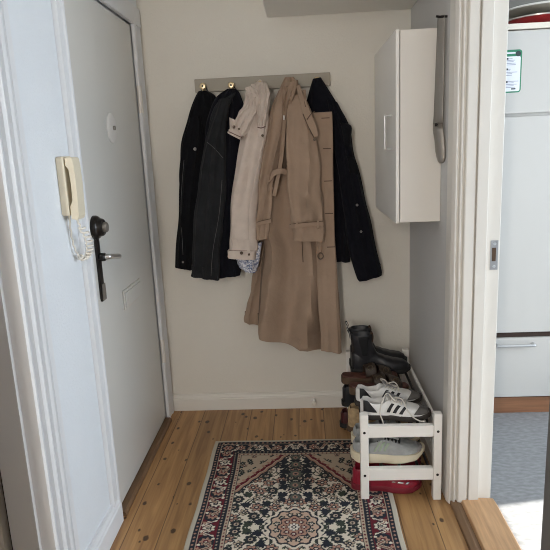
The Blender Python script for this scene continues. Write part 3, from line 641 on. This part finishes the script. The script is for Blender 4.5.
# ================================================================== INTERCOM
ic = thing('intercom_phone', 'ivory wall intercom handset with coiled cord beside the entrance door', 'intercom', (XL, 1.93, 1.26))
MB().prism([(1.885, 1.262), (1.955, 1.262), (1.96, 1.27), (1.96, 1.448), (1.955, 1.455), (1.885, 1.455), (1.88, 1.448), (1.88, 1.27)], 'x', XL, XL+.025).build('base', 'ivory', ic, bevel=.004)
hs_ = MB()
pr = [(.030, 1.250), (.048, 1.247), (.054, 1.258), (.056, 1.31), (.057, 1.37), (.056, 1.425), (.053, 1.448), (.046, 1.452), (.028, 1.450), (.028, 1.425), (.037, 1.412), (.039, 1.37), (.038, 1.31), (.028, 1.292), (.028, 1.252)]
hs_.prism([(XL+a, b) for a, b in pr], 'y', 1.888, 1.948)
hs_v = [(v[0], v[1], v[2]) for v in hs_.v]; hs_.v = [(y_[0], y_[1], y_[2]) for y_ in hs_v]
hs_.build('handset', 'ivory', ic, bevel=.005)
cpts = []
path = curve([(XL+.040, 1.905, 1.25), (XL+.046, 1.91, 1.225), (XL+.05, 1.95, 1.185), (XL+.045, 1.975, 1.145), (XL+.038, 1.975, 1.115), (XL+.025, 1.955, 1.105), (XL+.015, 1.93, 1.13), (XL+.010, 1.915, 1.19), (XL+.012, 1.912, 1.262)], 400)
for i, p in enumerate(path):
    t = i/399; r = .0105 if .14 < t < .70 else .0012
    a = i*2*PI/21; cpts.append(p+V((math.cos(a)*r, math.sin(a)*r, math.sin(a)*r*.35)))
MB().tube(cpts, .0034, 6).build('coiled_cord', 'white_cord', ic, smooth=True)

# ================================================================== SHOE RACK
RX0, RX1, RY0, RY1 = .196, .524, 2.17, 2.95
sr = thing('shoe_rack', 'low white wooden shoe rack with two shelves against the right wall', 'shoe rack', (.36, 2.55, 0))
for y in (RY0, RY1-.033):
    for x in (RX0, RX1-.033):
        lg = MB().box((x, y, .0078 if (x < .3 and y < 2.5) else 0), (x+.033, y+.033, .384)).build('leg', 'white_wood', sr, bevel=.0025)
        if y == RY0:
            for z in (.308, .116): MB().lathe([(.0055, 0), (.0055, .001), (.003, .0004)], (x+.0165, y, z), (0, -1, 0), 16).build('screw', 'iron', lg)
    for z0, z1 in ((.284, .333), (.091, .143)):
        MB().box((RX0+.033, y+.003, z0), (RX1-.033, y+.030, z1)).build('rail', 'white_wood', sr, bevel=.002)
MB().box((RX1-.022, RY0+.033, .328), (RX1-.010, RY1-.033, .344)).build('side_rail', 'white_wood', sr, bevel=.002)
for z in (.324, .133):
    for x in (.215, .285, .36, .435, .478):
        MB().tube([(x, RY0+.02, z), (x, RY1-.01, z)], .0065, 10).build('shelf_rod', 'black_metal', sr, smooth='auto')
ST, SB = .3308, .1398      # tops of the shelf rods

# ================================================================== SHOES
def lerp(a, b, t): return a+(b-a)*t
def tab(T, t):
    for i in range(len(T)-1):
        if t <= T[i+1][0]:
            a, b = T[i], T[i+1]; f = (t-a[0])/(b[0]-a[0]+1e-9); f = f*f*(3-2*f) if len(a) < 3 else f; return lerp(a[1], b[1], f)
    return T[-1][1]
WID = [(0, .22), (.015, .42), (.05, .60), (.12, .70), (.25, .70), (.42, .74), (.60, .95), (.72, 1.0), (.85, .90), (.93, .70), (.975, .46), (1, .2)]
def shoe_fn(L, Wd, hT, zsT, dipT, skew=.0):
    def S(t, s, off=0):
        def raw(t, s):
            w = tab(WID, t)*Wd/2; zs = tab(zsT, t); h = tab(hT, t); d = tab(dipT, t)
            o = min(1, d/.02)
            cu, su = math.cos(PI*s), math.sin(PI*s)
            yc = -w*math.copysign(abs(cu)**.62, cu); zc = zs+(h-zs)*abs(su)**.75
            wr = w*.78; q0 = .36
            if s < q0: f = s/q0; yo = -lerp(w*1.02, wr, f**1.8); zo = zs+(h-zs)*math.sin(PI/2*f)**.85
            elif s > 1-q0: f = (1-s)/q0; yo = lerp(w*1.02, wr, f**1.8); zo = zs+(h-zs)*math.sin(PI/2*f)**.85
            else:
                q = (s-q0)/(1-2*q0); yo = -wr*math.copysign(abs(math.cos(PI*q))**.55, math.cos(PI*q)); zo = h-d*math.sin(PI*q)**.4
            y = lerp(yc, yo, o); z = lerp(zc, zo, o)
            return V((t*L, y+skew*math.sin(t*PI)*Wd, z))
        p = raw(t, s)
        if off:
            e = .004; tu = raw(min(t+e, 1), s)-raw(max(t-e, 0), s); tv = raw(t, min(s+e, 1))-raw(t, max(s-e, 0)); n = tu.cross(tv)
            if n.length > 1e-9:
                n.normalize(); c = V((t*L, 0, tab(zsT, t)))
                if n.dot(p-c) < 0: n = -n
                p = p+n*off
        return p
    return S
def upper(S, root, m, nt=44, ns=40, name='upper'):
    mb = MB(); mb.grid([[S(.5-.5*math.cos(PI*i/nt) if True else i/nt, j/ns) for j in range(ns+1)] for i in range(nt+1)])
    n = ns+1
    mb.f.append(tuple(range(n))[::-1]); mb.f.append(tuple(range(nt*n, nt*n+n)))
    mb.f.append(tuple([i*n for i in range(nt+1)]+[i*n+ns for i in range(nt, -1, -1)]))
    return mb.build(name, m, root, smooth='auto')
def patch(S, t0a, t1a, t0b, t1b, s0, s1, off, m, parent, name, nu=8, nv=10, closed=True):
    """raised patch on the upper: bottom edge t0a..t1a at s0, top edge t0b..t1b at s1"""
    mb = MB(); rows = []
    for j in range(nv+1):
        f = j/nv; s = lerp(s0, s1, f); a, b = lerp(t0a, t0b, f), lerp(t1a, t1b, f)
        rows.append([S(lerp(a, b, i/nu), s, off) for i in range(nu+1)])
    mb.grid(rows); o = mb.build(name, m, parent, smooth=True)
    md = o.modifiers.new('thick', 'SOLIDIFY'); md.thickness = .0025; md.offset = 0
    return o
def sole(root, L, Wd, z0T, z1T, m, grow=1.04, name='sole', ov=.006, skew=0):
    mb = MB(); outl = []
    for i in range(41):
        t = .5-.5*math.cos(PI*i/40); outl.append((lerp(-ov, L+ov, t), -tab(WID, t)*Wd/2*grow+skew*math.sin(t*PI)*Wd, t))
    for i in range(40, -1, -1):
        t = .5-.5*math.cos(PI*i/40); outl.append((lerp(-ov, L+ov, t), tab(WID, t)*Wd/2*grow+skew*math.sin(t*PI)*Wd, t))
    rs = []
    for k, g in ((0, .94), (.25, 1.0), (.75, 1.0), (1, .96)):
        rs.append([V((lerp(L/2, x, .985+.015*g), y*g, lerp(tab(z0T, t), tab(z1T, t), k))) for x, y, t in outl])
    mb.rings(rs); return mb.build(name, m, root, smooth='auto')
def laces(S, root, ts, m, s0=.36, off=.004, r=.0026):
    mb = MB()
    for i, t in enumerate(ts):
        mb.tube(curve([S(t, s0, off*.5), S(t+.008, (s0+.5)/2, off*1.3), S(t+.004, .5, off*1.7), S(t+.012, 1-(s0+.5)/2, off*1.3), S(t, 1-s0, off*.5)], 12), r, 7)
        if i+1 < len(ts):
            mb.tube(curve([S(t, s0, off*.5), S((t+ts[i+1])/2, .5, off*1.9), S(ts[i+1], 1-s0, off*.5)], 10), r*.9, 7)
            mb.tube(curve([S(t, 1-s0, off*.5), S((t+ts[i+1])/2, .5, off*2.1), S(ts[i+1], s0, off*.5)], 10), r*.9, 7)
    return mb.build('laces', m, root, smooth=True)
def place(t, x, y, z, rz=0, tilt=0):
    t.location = (x, y, z); t.rotation_euler = (0, tilt, rz)

# ---- striped white sneakers
def striped(label, variant=0):
    L, Wd = .283, .098
    hT = [(0, .074), (.03, .082), (.08, .081), (.2, .068), (.32, .071), (.40, .086), (.5, .079), (.6, .069), (.72, .056), (.85, .048), (.95, .040), (1, .028)]
    zs = [(0, .022), (.8, .021), (1, .026)]; dip = [(0, 0), (.022, .0), (.05, .045), (.3, .044), (.36, .035), (.41, 0), (1, 0)]
    t = thing('striped_sneaker', label, 'sneaker', group='striped sneakers on the rack'); S = shoe_fn(L, Wd, hT, zs, dip)
    up_ = upper(S, t, 'sh_white')
    sole(t, L, Wd, [(0, 0), (.75, 0), (1, .010)], [(0, .024), (.8, .023), (1, .032)], 'sole_dark')
    for k in range(3):
        a = .375+.088*k
        for s0, s1 in ((.045, .285), (.955, .715)):
            patch(S, a, a+.048, a+.075, a+.115, s0, s1, .0012, 'sh_black', up_, 'side_stripe')
    for s0, s1 in ((.05, .345), (.95, .655)):
        patch(S, .045, .24, .045, .10, s0, s1, .0012, 'sh_black', up_, 'heel_panel')
    patch(S, .76, .972, .86, .972, .06, .5, .0014, 'sh_grey', up_, 'toe_overlay', 12, 14); patch(S, .76, .972, .86, .972, .94, .5, .0014, 'sh_grey', up_, 'toe_overlay', 12, 14)
    patch(S, .07, .36, .07, .36, .385, .615, .0015, 'lining', t, 'lining', 14, 10)
    # tongue
    MB().ribbon([(.125, 0, .098), (.112, 0, .106), (.124, 0, .096), (.150, 0, .083), (.175, 0, .074)], (0, 1, 0), [.030, .044, .046, .044, .034], .005).build('tongue', 'lining', t, smooth='auto')
    lc = laces(S, t, [.44, .49, .54, .59, .64], 'lace')
    mb = MB()
    if variant == 0:
        mb.tube(curve([(.125, .012, .090), (.105, -.02, .110), (.085, -.050, .080), (.078, -.054, .045), (.086, -.055, .015), (.095, -.058, -.012)], 30), .0026, 7)
        mb.tube(curve([(.130, -.012, .089), (.165, -.045, .100), (.185, -.060, .065), (.205, -.066, .035), (.235, -.060, .012), (.26, -.055, .008)], 30), .0026, 7)
        mb.tube(curve([(.128, 0, .091), (.118, -.03, .112), (.138, -.045, .093), (.148, -.02, .086)], 20), .0026, 7)
    else:
        mb.tube(curve([(.125, .0, .091), (.105, -.015, .118), (.120, -.035, .122), (.135, -.02, .100), (.14, 0, .088)], 24), .0026, 7)
        mb.tube(curve([(.13, -.01, .091), (.16, -.03, .108), (.175, -.035, .092), (.16, -.01, .082)], 20), .0026, 7)
    mb.build('loose_lace', 'lace', lc, smooth=True)
    return t
place(striped('white sneaker with three black stripes nearest the front of the rack top'), .207, 2.275, ST, math.radians(-4))
place(striped('white sneaker with three black stripes standing behind its twin on the rack', 1), .200, 2.395, ST, math.radians(3))

# ---- buckled brown sandals
def sandal(label):
    L, Wd = .262, .096; t = thing('leather_sandal', label, 'sandal', group='brown sandals on the rack')
    sole(t, L, Wd, [(0, 0), (1, .003)], [(0, .034), (.4, .026), (1, .024)], 'cork'); sole(t, L, Wd, [(0, .033), (.4, .026), (1, .024)], [(0, .041), (.4, .030), (1, .029)], 'footbed', 1.0, 'footbed', .002)
    hT = [(0, .07), (.45, .078), (.55, .086), (.7, .070), (.9, .055), (1, .05)]; S = shoe_fn(L, Wd*1.02, hT, [(0, .026), (1, .024)], [(0, 0), (1, 0)])
    for a, b in ((.40, .60), (.66, .88)):
        mb = MB(); mb.grid([[S(lerp(a, b, i/8), .02+.96*j/20, .001) for j in range(21)] for i in range(9)]); st_ = mb.build('strap', 'leather_brown', t, smooth=True, thick=.004)
        c = S((a+b)/2, .30, .006)
        pts = [c+V((.013*math.cos(q), .004*math.sin(q), .011*math.sin(q))) for q in [i*2*PI/16 for i in range(17)]]
        MB().tube(pts, .0016, 6).build('buckle', 'buckle', st_, smooth=True)
    return t
place(sandal('brown strap sandal directly behind the white sneakers'), .185, 2.515, ST, math.radians(4))
place(sandal('brown strap sandal with red-brown heel jutting out in front of the black boots'), .158, 2.64, ST, math.radians(6))

# ---- black ankle boots
def boot(label):
    L, Wd = .285, .098; t = thing('ankle_boot', label, 'boot', group='black ankle boots on the rack')
    hT = [(0, .105), (.03, .115), (.1, .12), (.3, .122), (.40, .108), (.5, .092), (.62, .078), (.75, .068), (.88, .062), (.96, .050), (1, .034)]
    S = shoe_fn(L, Wd, hT, [(0, .026), (.8, .02), (1, .026)], [(0, 0), (1, 0)])
    sole(t, L, Wd, [(0, 0), (.28, 0), (.33, .010), (.5, .010), (.65, 0), (.85, .002), (1, .012)], [(0, .03), (.4, .026), (.8, .022), (1, .032)], 'rubber_black')
    upper(S, t, 'leather_black')
    mb = MB(); rs = []
    for z, x0, x1, w in ((.055, .004, .15, .066), (.085, .006, .138, .066), (.11, .006, .122, .066), (.14, .004, .108, .068), (.17, .001, .104, .070), (.198, -.002, .105, .072), (.202, .000, .103, .069), (.196, .006, .097, .060), (.12, .014, .09, .05)):
        c = (x0+x1)/2; hx = (x1-x0)/2; rs.append([V((c+hx*math.copysign(abs(math.cos(a))**.85, math.cos(a)), w/2*math.sin(a), z+.010*math.cos(a)*(z > .15)*0)) for a in [2*PI*j/32 for j in range(32)]])
    mb.rings(rs); sf = mb.build('shaft', 'leather_black', t, smooth='auto')
    for sy in (-1, 1):
        mb = MB(); rows = []
        for k in range(9):
            z = lerp(.098, .194, k/8); hw = lerp(.012, .026, k/8); xc = lerp(.064, .056, k/8)
            rows.append([V((xc+hw*u, sy*(.0345+.0015*(z-.1)/.1)*math.sqrt(max(.05, 1-((xc+hw*u-.054)/.056)**2))+sy*.0012, z)) for u in [-1+i/4 for i in range(9)]])
        mb.grid(rows).build('elastic_panel', 'elastic', sf, smooth=True, thick=.002)
    MB().ribbon(curve([(.000, 0, .170), (-.004, 0, .205), (-.012, 0, .228), (-.018, 0, .236), (-.020, 0, .226), (-.010, 0, .205), (-.006, 0, .180)], 20), (0, 1, 0), .016, .003).build('pull_loop', 'elastic', sf, smooth='auto')
    MB().ribbon(curve([(.104, 0, .16), (.107, 0, .19), (.102, 0, .208), (.095, 0, .200)], 12), (0, 1, 0), .026, .004).build('front_tab', 'tab_brown', sf, smooth='auto')
    return t
bt = boot('black leather ankle boot in front, heel loop standing up'); place(bt, .211, 2.755, ST+.0035, math.radians(0))
place(dup(bt, 'black leather ankle boot behind its twin, nearest the back wall'), .213, 2.858, ST+.0035, math.radians(1))

# ---- grey running shoes on the lower shelf
def runner(label):
    L, Wd = .292, .108; t = thing('running_shoe', label, 'running shoe', group='grey running shoes on the lower shelf')
    hT = [(0, .080), (.03, .090), (.08, .091), (.2, .085), (.32, .091), (.42, .105), (.52, .100), (.64, .088), (.78, .075), (.9, .066), (.97, .060), (1, .052)]
    zs = [(0, .040), (.5, .036), (.85, .034), (1, .040)]; dip = [(0, 0), (.03, 0), (.07, .05), (.3, .055), (.37, .04), (.42, 0), (1, 0)]
    S = shoe_fn(L, Wd, hT, zs, dip); up_ = upper(S, t, 'run_grey')
    sole(t, L, Wd, [(0, .018), (.1, .004), (.6, .002), (.82, .012), (1, .042)], [(0, .054), (.15, .046), (.5, .040), (.85, .042), (1, .058)], 'run_sole', 1.10, 'midsole', .010)
    sole(t, L*.98, Wd, [(0, .014), (.1, 0), (.6, 0), (.82, .009), (1, .038)], [(0, .020), (.1, .007), (.6, .005), (.82, .015), (1, .045)], 'run_out', 1.02, 'outsole', .004)
    for k in range(3):
        for s0, s1 in ((.06, .27), (.94, .73)): patch(S, .28+.07*k, .31+.07*k, .36+.06*k, .40+.06*k, s0, s1, .001, 'run_green', up_, 'side_print')
    patch(S, .08, .38, .08, .38, .385, .615, .0015, 'sh_black', t, 'lining', 14, 10)
    patch(S, .90, .985, .93, .985, .1, .5, .0015, 'lining', up_, 'toe_bumper', 8, 12); patch(S, .90, .985, .93, .985, .9, .5, .0015, 'lining', up_, 'toe_bumper', 8, 12)
    MB().ribbon([(.118, 0, .111), (.128, 0, .119), (.145, 0, .110), (.19, 0, .096)], (0, 1, 0), [.04, .046, .046, .04], .006).build('tongue', 'run_grey', t, smooth='auto')
    laces(S, t, [.45, .50, .55, .60, .65], 'sh_black', r=.0034)
    return t
r1 = runner('pale grey running shoe with thick cream sole at the front of the lower shelf'); place(r1, .172, 2.262, SB, math.radians(1))
place(dup(r1, 'pale grey running shoe behind its twin on the lower shelf'), .185, 2.385, SB, math.radians(2))

# ---- red trainers on the floor under the rack
def redshoe(label):
    L, Wd = .285, .100; t = thing('red_trainer', label, 'trainer', group='red trainers on the floor')
    hT = [(0, .085), (.03, .095), (.1, .094), (.2, .086), (.32, .088), (.42, .094), (.52, .085), (.64, .072), (.78, .062), (.9, .054), (.97, .045), (1, .032)]
    dip = [(0, 0), (.03, 0), (.07, .045), (.3, .05), (.37, .04), (.42, 0), (1, 0)]
    S = shoe_fn(L, Wd, hT, [(0, .022), (1, .026)], dip); up_ = upper(S, t, 'red_shoe'); sole(t, L, Wd, [(0, 0), (.8, 0), (1, .014)], [(0, .028), (.8, .026), (1, .036)], 'red_sole', 1.05)
    for k, (a, b) in enumerate(((.56, .60), (.64, .72), (.76, .80))): patch(S, a, b, a+.03, b+.03, .12, .16+.03*k, .001, 'foil', up_, 'silver_mark', 4, 4)
    patch(S, .22, .40, .28, .46, .10, .20, .001, 'run_out', up_, 'gold_flash', 6, 5)
    laces(S, t, [.45, .51, .57, .63], 'red_dark'); return t
q1 = redshoe('shiny red trainer on the floor under the front of the rack'); place(q1, .168, 2.268, 0, math.radians(-2)); 
q1.location.z = .0085; q1.rotation_euler = (0, math.radians(1.5), math.radians(-2))
q2 = dup(q1, 'shiny red trainer on the floor behind the front one'); place(q2, .20, 2.42, .0085, math.radians(2))

# ---- tan suede boot-shoe and dark shoes further back on the lower shelf / floor
def plain(name, label, cat, m, ms, L, Wd, k=1.0, group=None):
    t = thing(name, label, cat, group=group)
    hT = [(0, .085*k), (.03, .095*k), (.1, .098*k), (.2, .088*k), (.32, .088*k), (.42, .094*k), (.52, .083*k), (.64, .070*k), (.78, .060*k), (.9, .054*k), (.97, .044*k), (1, .03)]
    dip = [(0, 0), (.03, 0), (.07, .045), (.3, .05), (.37, .04), (.42, 0), (1, 0)]
    S = shoe_fn(L, Wd, hT, [(0, .022), (1, .024)], dip); upper(S, t, m); sole(t, L, Wd, [(0, 0), (.3, 0), (.8, 0), (1, .012)], [(0, .026), (.8, .024), (1, .032)], ms, 1.04)
    patch(S, .07, .38, .07, .38, .385, .615, .0015, 'brush', t, 'lining', 12, 8)
    laces(S, t, [.45, .51, .57, .63], m); return t
p1 = plain('suede_shoe', 'mottled tan suede shoe jutting out from the lower shelf', 'shoe', 'tan_suede', 'cork', .28, .10, 1.25, 'tan suede shoes'); place(p1, .172, 2.53, SB, math.radians(-2))
p2 = plain('leather_shoe', 'black leather shoe at the back of the lower shelf', 'shoe', 'leather_black', 'rubber_black', .28, .098, 1.1, 'black shoes on the lower shelf'); place(p2, .165, 2.80, SB, math.radians(2))
p3 = plain('leather_slipper', 'dark red shoe on the floor beside the back of the rack', 'shoe', 'red_dark', 'rubber_black', .27, .096, .9); place(p3, .155, 2.84, 0, math.radians(3))

# ================================================================== SMALL HALL THINGS
ds = thing('door_stop', 'small white door stop on the back baseboard', 'door stop', (.02, 3.06, .045))
MB().lathe([(.011, 0), (.011, .004), (.008, .008), (.008, .035), (.012, .036)], (.018, YB-.016, .052), (0, -1, -.15), 18).build('stem', 'white_plastic', ds, smooth='auto')
MB().lathe([(.0125, 0), (.013, .006), (.012, .014), (.008, .017)], (.018, YB-.051, .047), (0, -1, -.15), 18).build('rubber_tip', 'white_cord', ds, smooth='auto')

# ================================================================== KITCHEN
FY = 2.94
fr = thing('fridge_freezer', 'tall white built-in fridge freezer in the kitchen', 'fridge', (1.24, 3.24, .45))
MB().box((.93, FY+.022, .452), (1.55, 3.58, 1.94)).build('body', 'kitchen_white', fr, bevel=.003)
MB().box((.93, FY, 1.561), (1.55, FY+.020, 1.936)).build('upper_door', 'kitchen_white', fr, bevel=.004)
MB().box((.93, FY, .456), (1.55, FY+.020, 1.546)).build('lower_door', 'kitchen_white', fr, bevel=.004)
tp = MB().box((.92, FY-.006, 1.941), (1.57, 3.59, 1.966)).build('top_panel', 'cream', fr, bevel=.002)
nt_ = thing('notice', 'white notice with green border stuck on the upper fridge door', 'notice', (1.0, FY-.002, 1.755))
def rr(x0, x1, z0, z1, r, y, th_):
    pts = []
    for cx_, cz_, a0 in ((x1-r, z1-r, 0), (x0+r, z1-r, 90), (x0+r, z0+r, 180), (x1-r, z0+r, 270)):
        for k in range(6): a = math.radians(a0+18*k); pts.append((cx_+r*math.cos(a), cz_+r*math.sin(a)))
    return MB().prism([(p, q) for p, q in pts], 'y', y, y-th_)
sx0, sx1, sz0, sz1 = .935, 1.049, 1.658, 1.852
rr(sx0, sx1, sz0, sz1, .014, FY, .0012).build('border', 'sticker_green', nt_); rr(sx0+.006, sx1-.006, sz0+.006, sz1-.030, .008, FY-.0012, .0006).build('paper', 'sticker_white', nt_)
hb = MB(); hb.box((.945, FY-.0022, sz1-.018), (1.018, FY-.0012, sz1-.011)); hb.build('heading', 'sticker_white', nt_)
MB().lathe([(.012, 0), (.012, .0014)], (1.031, FY-.0012, sz1-.019), (0, -1, 0), 22).build('badge', 'sticker_dark', nt_)
tx = MB(); rg = random.Random(3)
for bz in (1.812, 1.765, 1.71):
    for k in range(5):
        z = bz-.0068*k; tx.box((.950+(.022 if k == 0 else 0), FY-.0022, z-.0014), (rg.uniform(.995, 1.036), FY-.0018, z+.0008))
tx.build('print_lines', 'sticker_ink', nt_)
for bz in (1.812, 1.765, 1.708): MB().box((.978, FY-.0023, bz-.004), (.986, FY-.0018, bz+.004)).build('pictogram', 'sticker_dark', nt_)
MB().box((1.004, FY-.0022, 1.672), (1.024, FY-.0018, 1.678)).build('print_mark', 'sticker_dark', nt_)
dr = thing('drawer_unit', 'white kitchen drawer unit under the fridge with a bar handle', 'drawer unit', (1.24, 3.24, 0))
MB().box((.93, FY+.022, .088), (1.55, 3.58, .449)).build('body', mat('dark_gap', (.05, .03, .022), .8), dr)
df = MB().box((.93, FY, .096), (1.55, FY+.020, .426)).build('drawer_front', 'kitchen_white', dr, bevel=.003)
hz = .393
MB().tube(curve([(.982, FY, hz), (.982, FY-.022, hz), (.990, FY-.028, hz), (1.075, FY-.028, hz), (1.16, FY-.028, hz), (1.168, FY-.022, hz), (1.168, FY, hz)], 40), .0075, 10).build('handle', 'chrome', df, smooth=True)
MB().box((.93, FY+.012, 0), (1.55, FY+.035, .088)).build('plinth', 'kick', dr, bevel=.001)
# things on top of the fridge
zt = 1.9665
rd = thing('baking_dish', 'red baking dish on top of the fridge', 'dish', (1.20, 3.14, zt))
MB().lathe([(.10, 0), (.13, .004), (.165, .034), (.175, .038), (.172, .044), (.160, .038), (.125, .012), (.05, .010)], (1.20, 3.14, zt), n=44).build('dish_body', 'red_enamel', rd, smooth='auto')
MB().lathe([(.172, .0385), (.180, .040), (.181, .046), (.172, .047), (.168, .043)], (1.20, 3.14, zt), n=44).build('rim', 'pan', rd, smooth='auto')
pl = thing('metal_platter', 'pale metal platter stacked on the red baking dish', 'platter', (1.22, 3.15, zt+.05))
MB().lathe([(.09, 0), (.12, .003), (.185, .032), (.195, .040), (.192, .046), (.16, .036), (.10, .012), (.02, .010)], (1.22, 3.15, zt+.0475), n=44).build('platter_body', 'pan', pl, smooth='auto')
MB().tube([(1.22+.194*math.cos(a), 3.15+.194*math.sin(a), zt+.092) for a in [i*2*PI/48 for i in range(49)]], .005, 8).build('rolled_rim', 'white_wood', pl, smooth=True)
jr = thing('storage_jar', 'small dark jar with pale lid at the left on the fridge', 'jar', (.985, 3.05, zt))
MB().lathe([(.020, 0), (.024, .004), (.024, .020), (.020, .026)], (.985, 3.05, zt)).build('jar_body', 'iron', jr, smooth='auto')
MB().lathe([(.022, 0), (.023, .003), (.022, .012), (.012, .014)], (.985, 3.05, zt+.026)).build('lid', 'white_plastic', jr, smooth='auto')

# ================================================================== LIGHT
def area(name, loc, tgt, sx, sy, e, col):
    l = bpy.data.lights.new(name, 'AREA'); l.shape = 'RECTANGLE'; l.size = sx; l.size_y = sy; l.energy = e; l.color = col
    o = bpy.data.objects.new(name, l); C.objects.link(o); o.location = loc
    o.rotation_euler = (V(tgt)-V(loc)).to_track_quat('-Z', 'Y').to_euler(); return o
area('kitchen_window_daylight', (3.24, 1.53, 1.48), (.7, 1.53, 1.30), 2.0, 1.2, 64, (.80, .90, 1))
area('rear_fill_strip', (-.69, -1.5, 1.75), (.1, 2, 1.5), .20, 1.4, 32, (1, .945, .88))  # added strip lamp before a closed wall, narrowed to shade the left jamb
s = bpy.data.lights.new('sun', 'SUN'); s.energy = 13; s.angle = .01; s.color = (1, .95, .86)
so_ = bpy.data.objects.new('sun', s); C.objects.link(so_)
sd = V((-1, -.19, -1.018*math.tan(math.radians(40)))); so_.rotation_euler = sd.to_track_quat('-Z', 'Y').to_euler()
w = bpy.data.worlds.new('sky'); bpy.context.scene.world = w; w.use_nodes = True
bg = w.node_tree.nodes['Background']; bg.inputs[0].default_value = (.75, .85, 1, 1); bg.inputs[1].default_value = .35

# ================================================================== CAMERA
cam = bpy.data.cameras.new('camera'); cam.sensor_width = 36; cam.lens = F/550*36; cam.clip_start = .02
co = bpy.data.objects.new('camera', cam); C.objects.link(co)
wx = lambda c: V((_x.dot(V(c)), _d.dot(V(c)), -_n.dot(V(c))))
X_, Y_, Z_ = wx((1, 0, 0)), wx((0, -1, 0)), wx((0, 0, -1))
mw = Matrix((X_, Y_, Z_)).transposed().to_4x4(); mw.translation = (0, 0, H); co.matrix_world = mw
sc = bpy.context.scene; sc.camera = co
sc.view_settings.view_transform = 'Standard'; sc.view_settings.look = 'None'; sc.view_settings.gamma = 1; sc.view_settings.exposure = .35
sc.cycles.max_bounces = 10; sc.cycles.diffuse_bounces = 6; sc.cycles.use_denoising = True; sc.cycles.denoising_prefilter = 'ACCURATE'; sc.cycles.filter_width = 1.0; sc.cycles.use_adaptive_sampling = False; sc.cycles.sample_clamp_indirect = 6
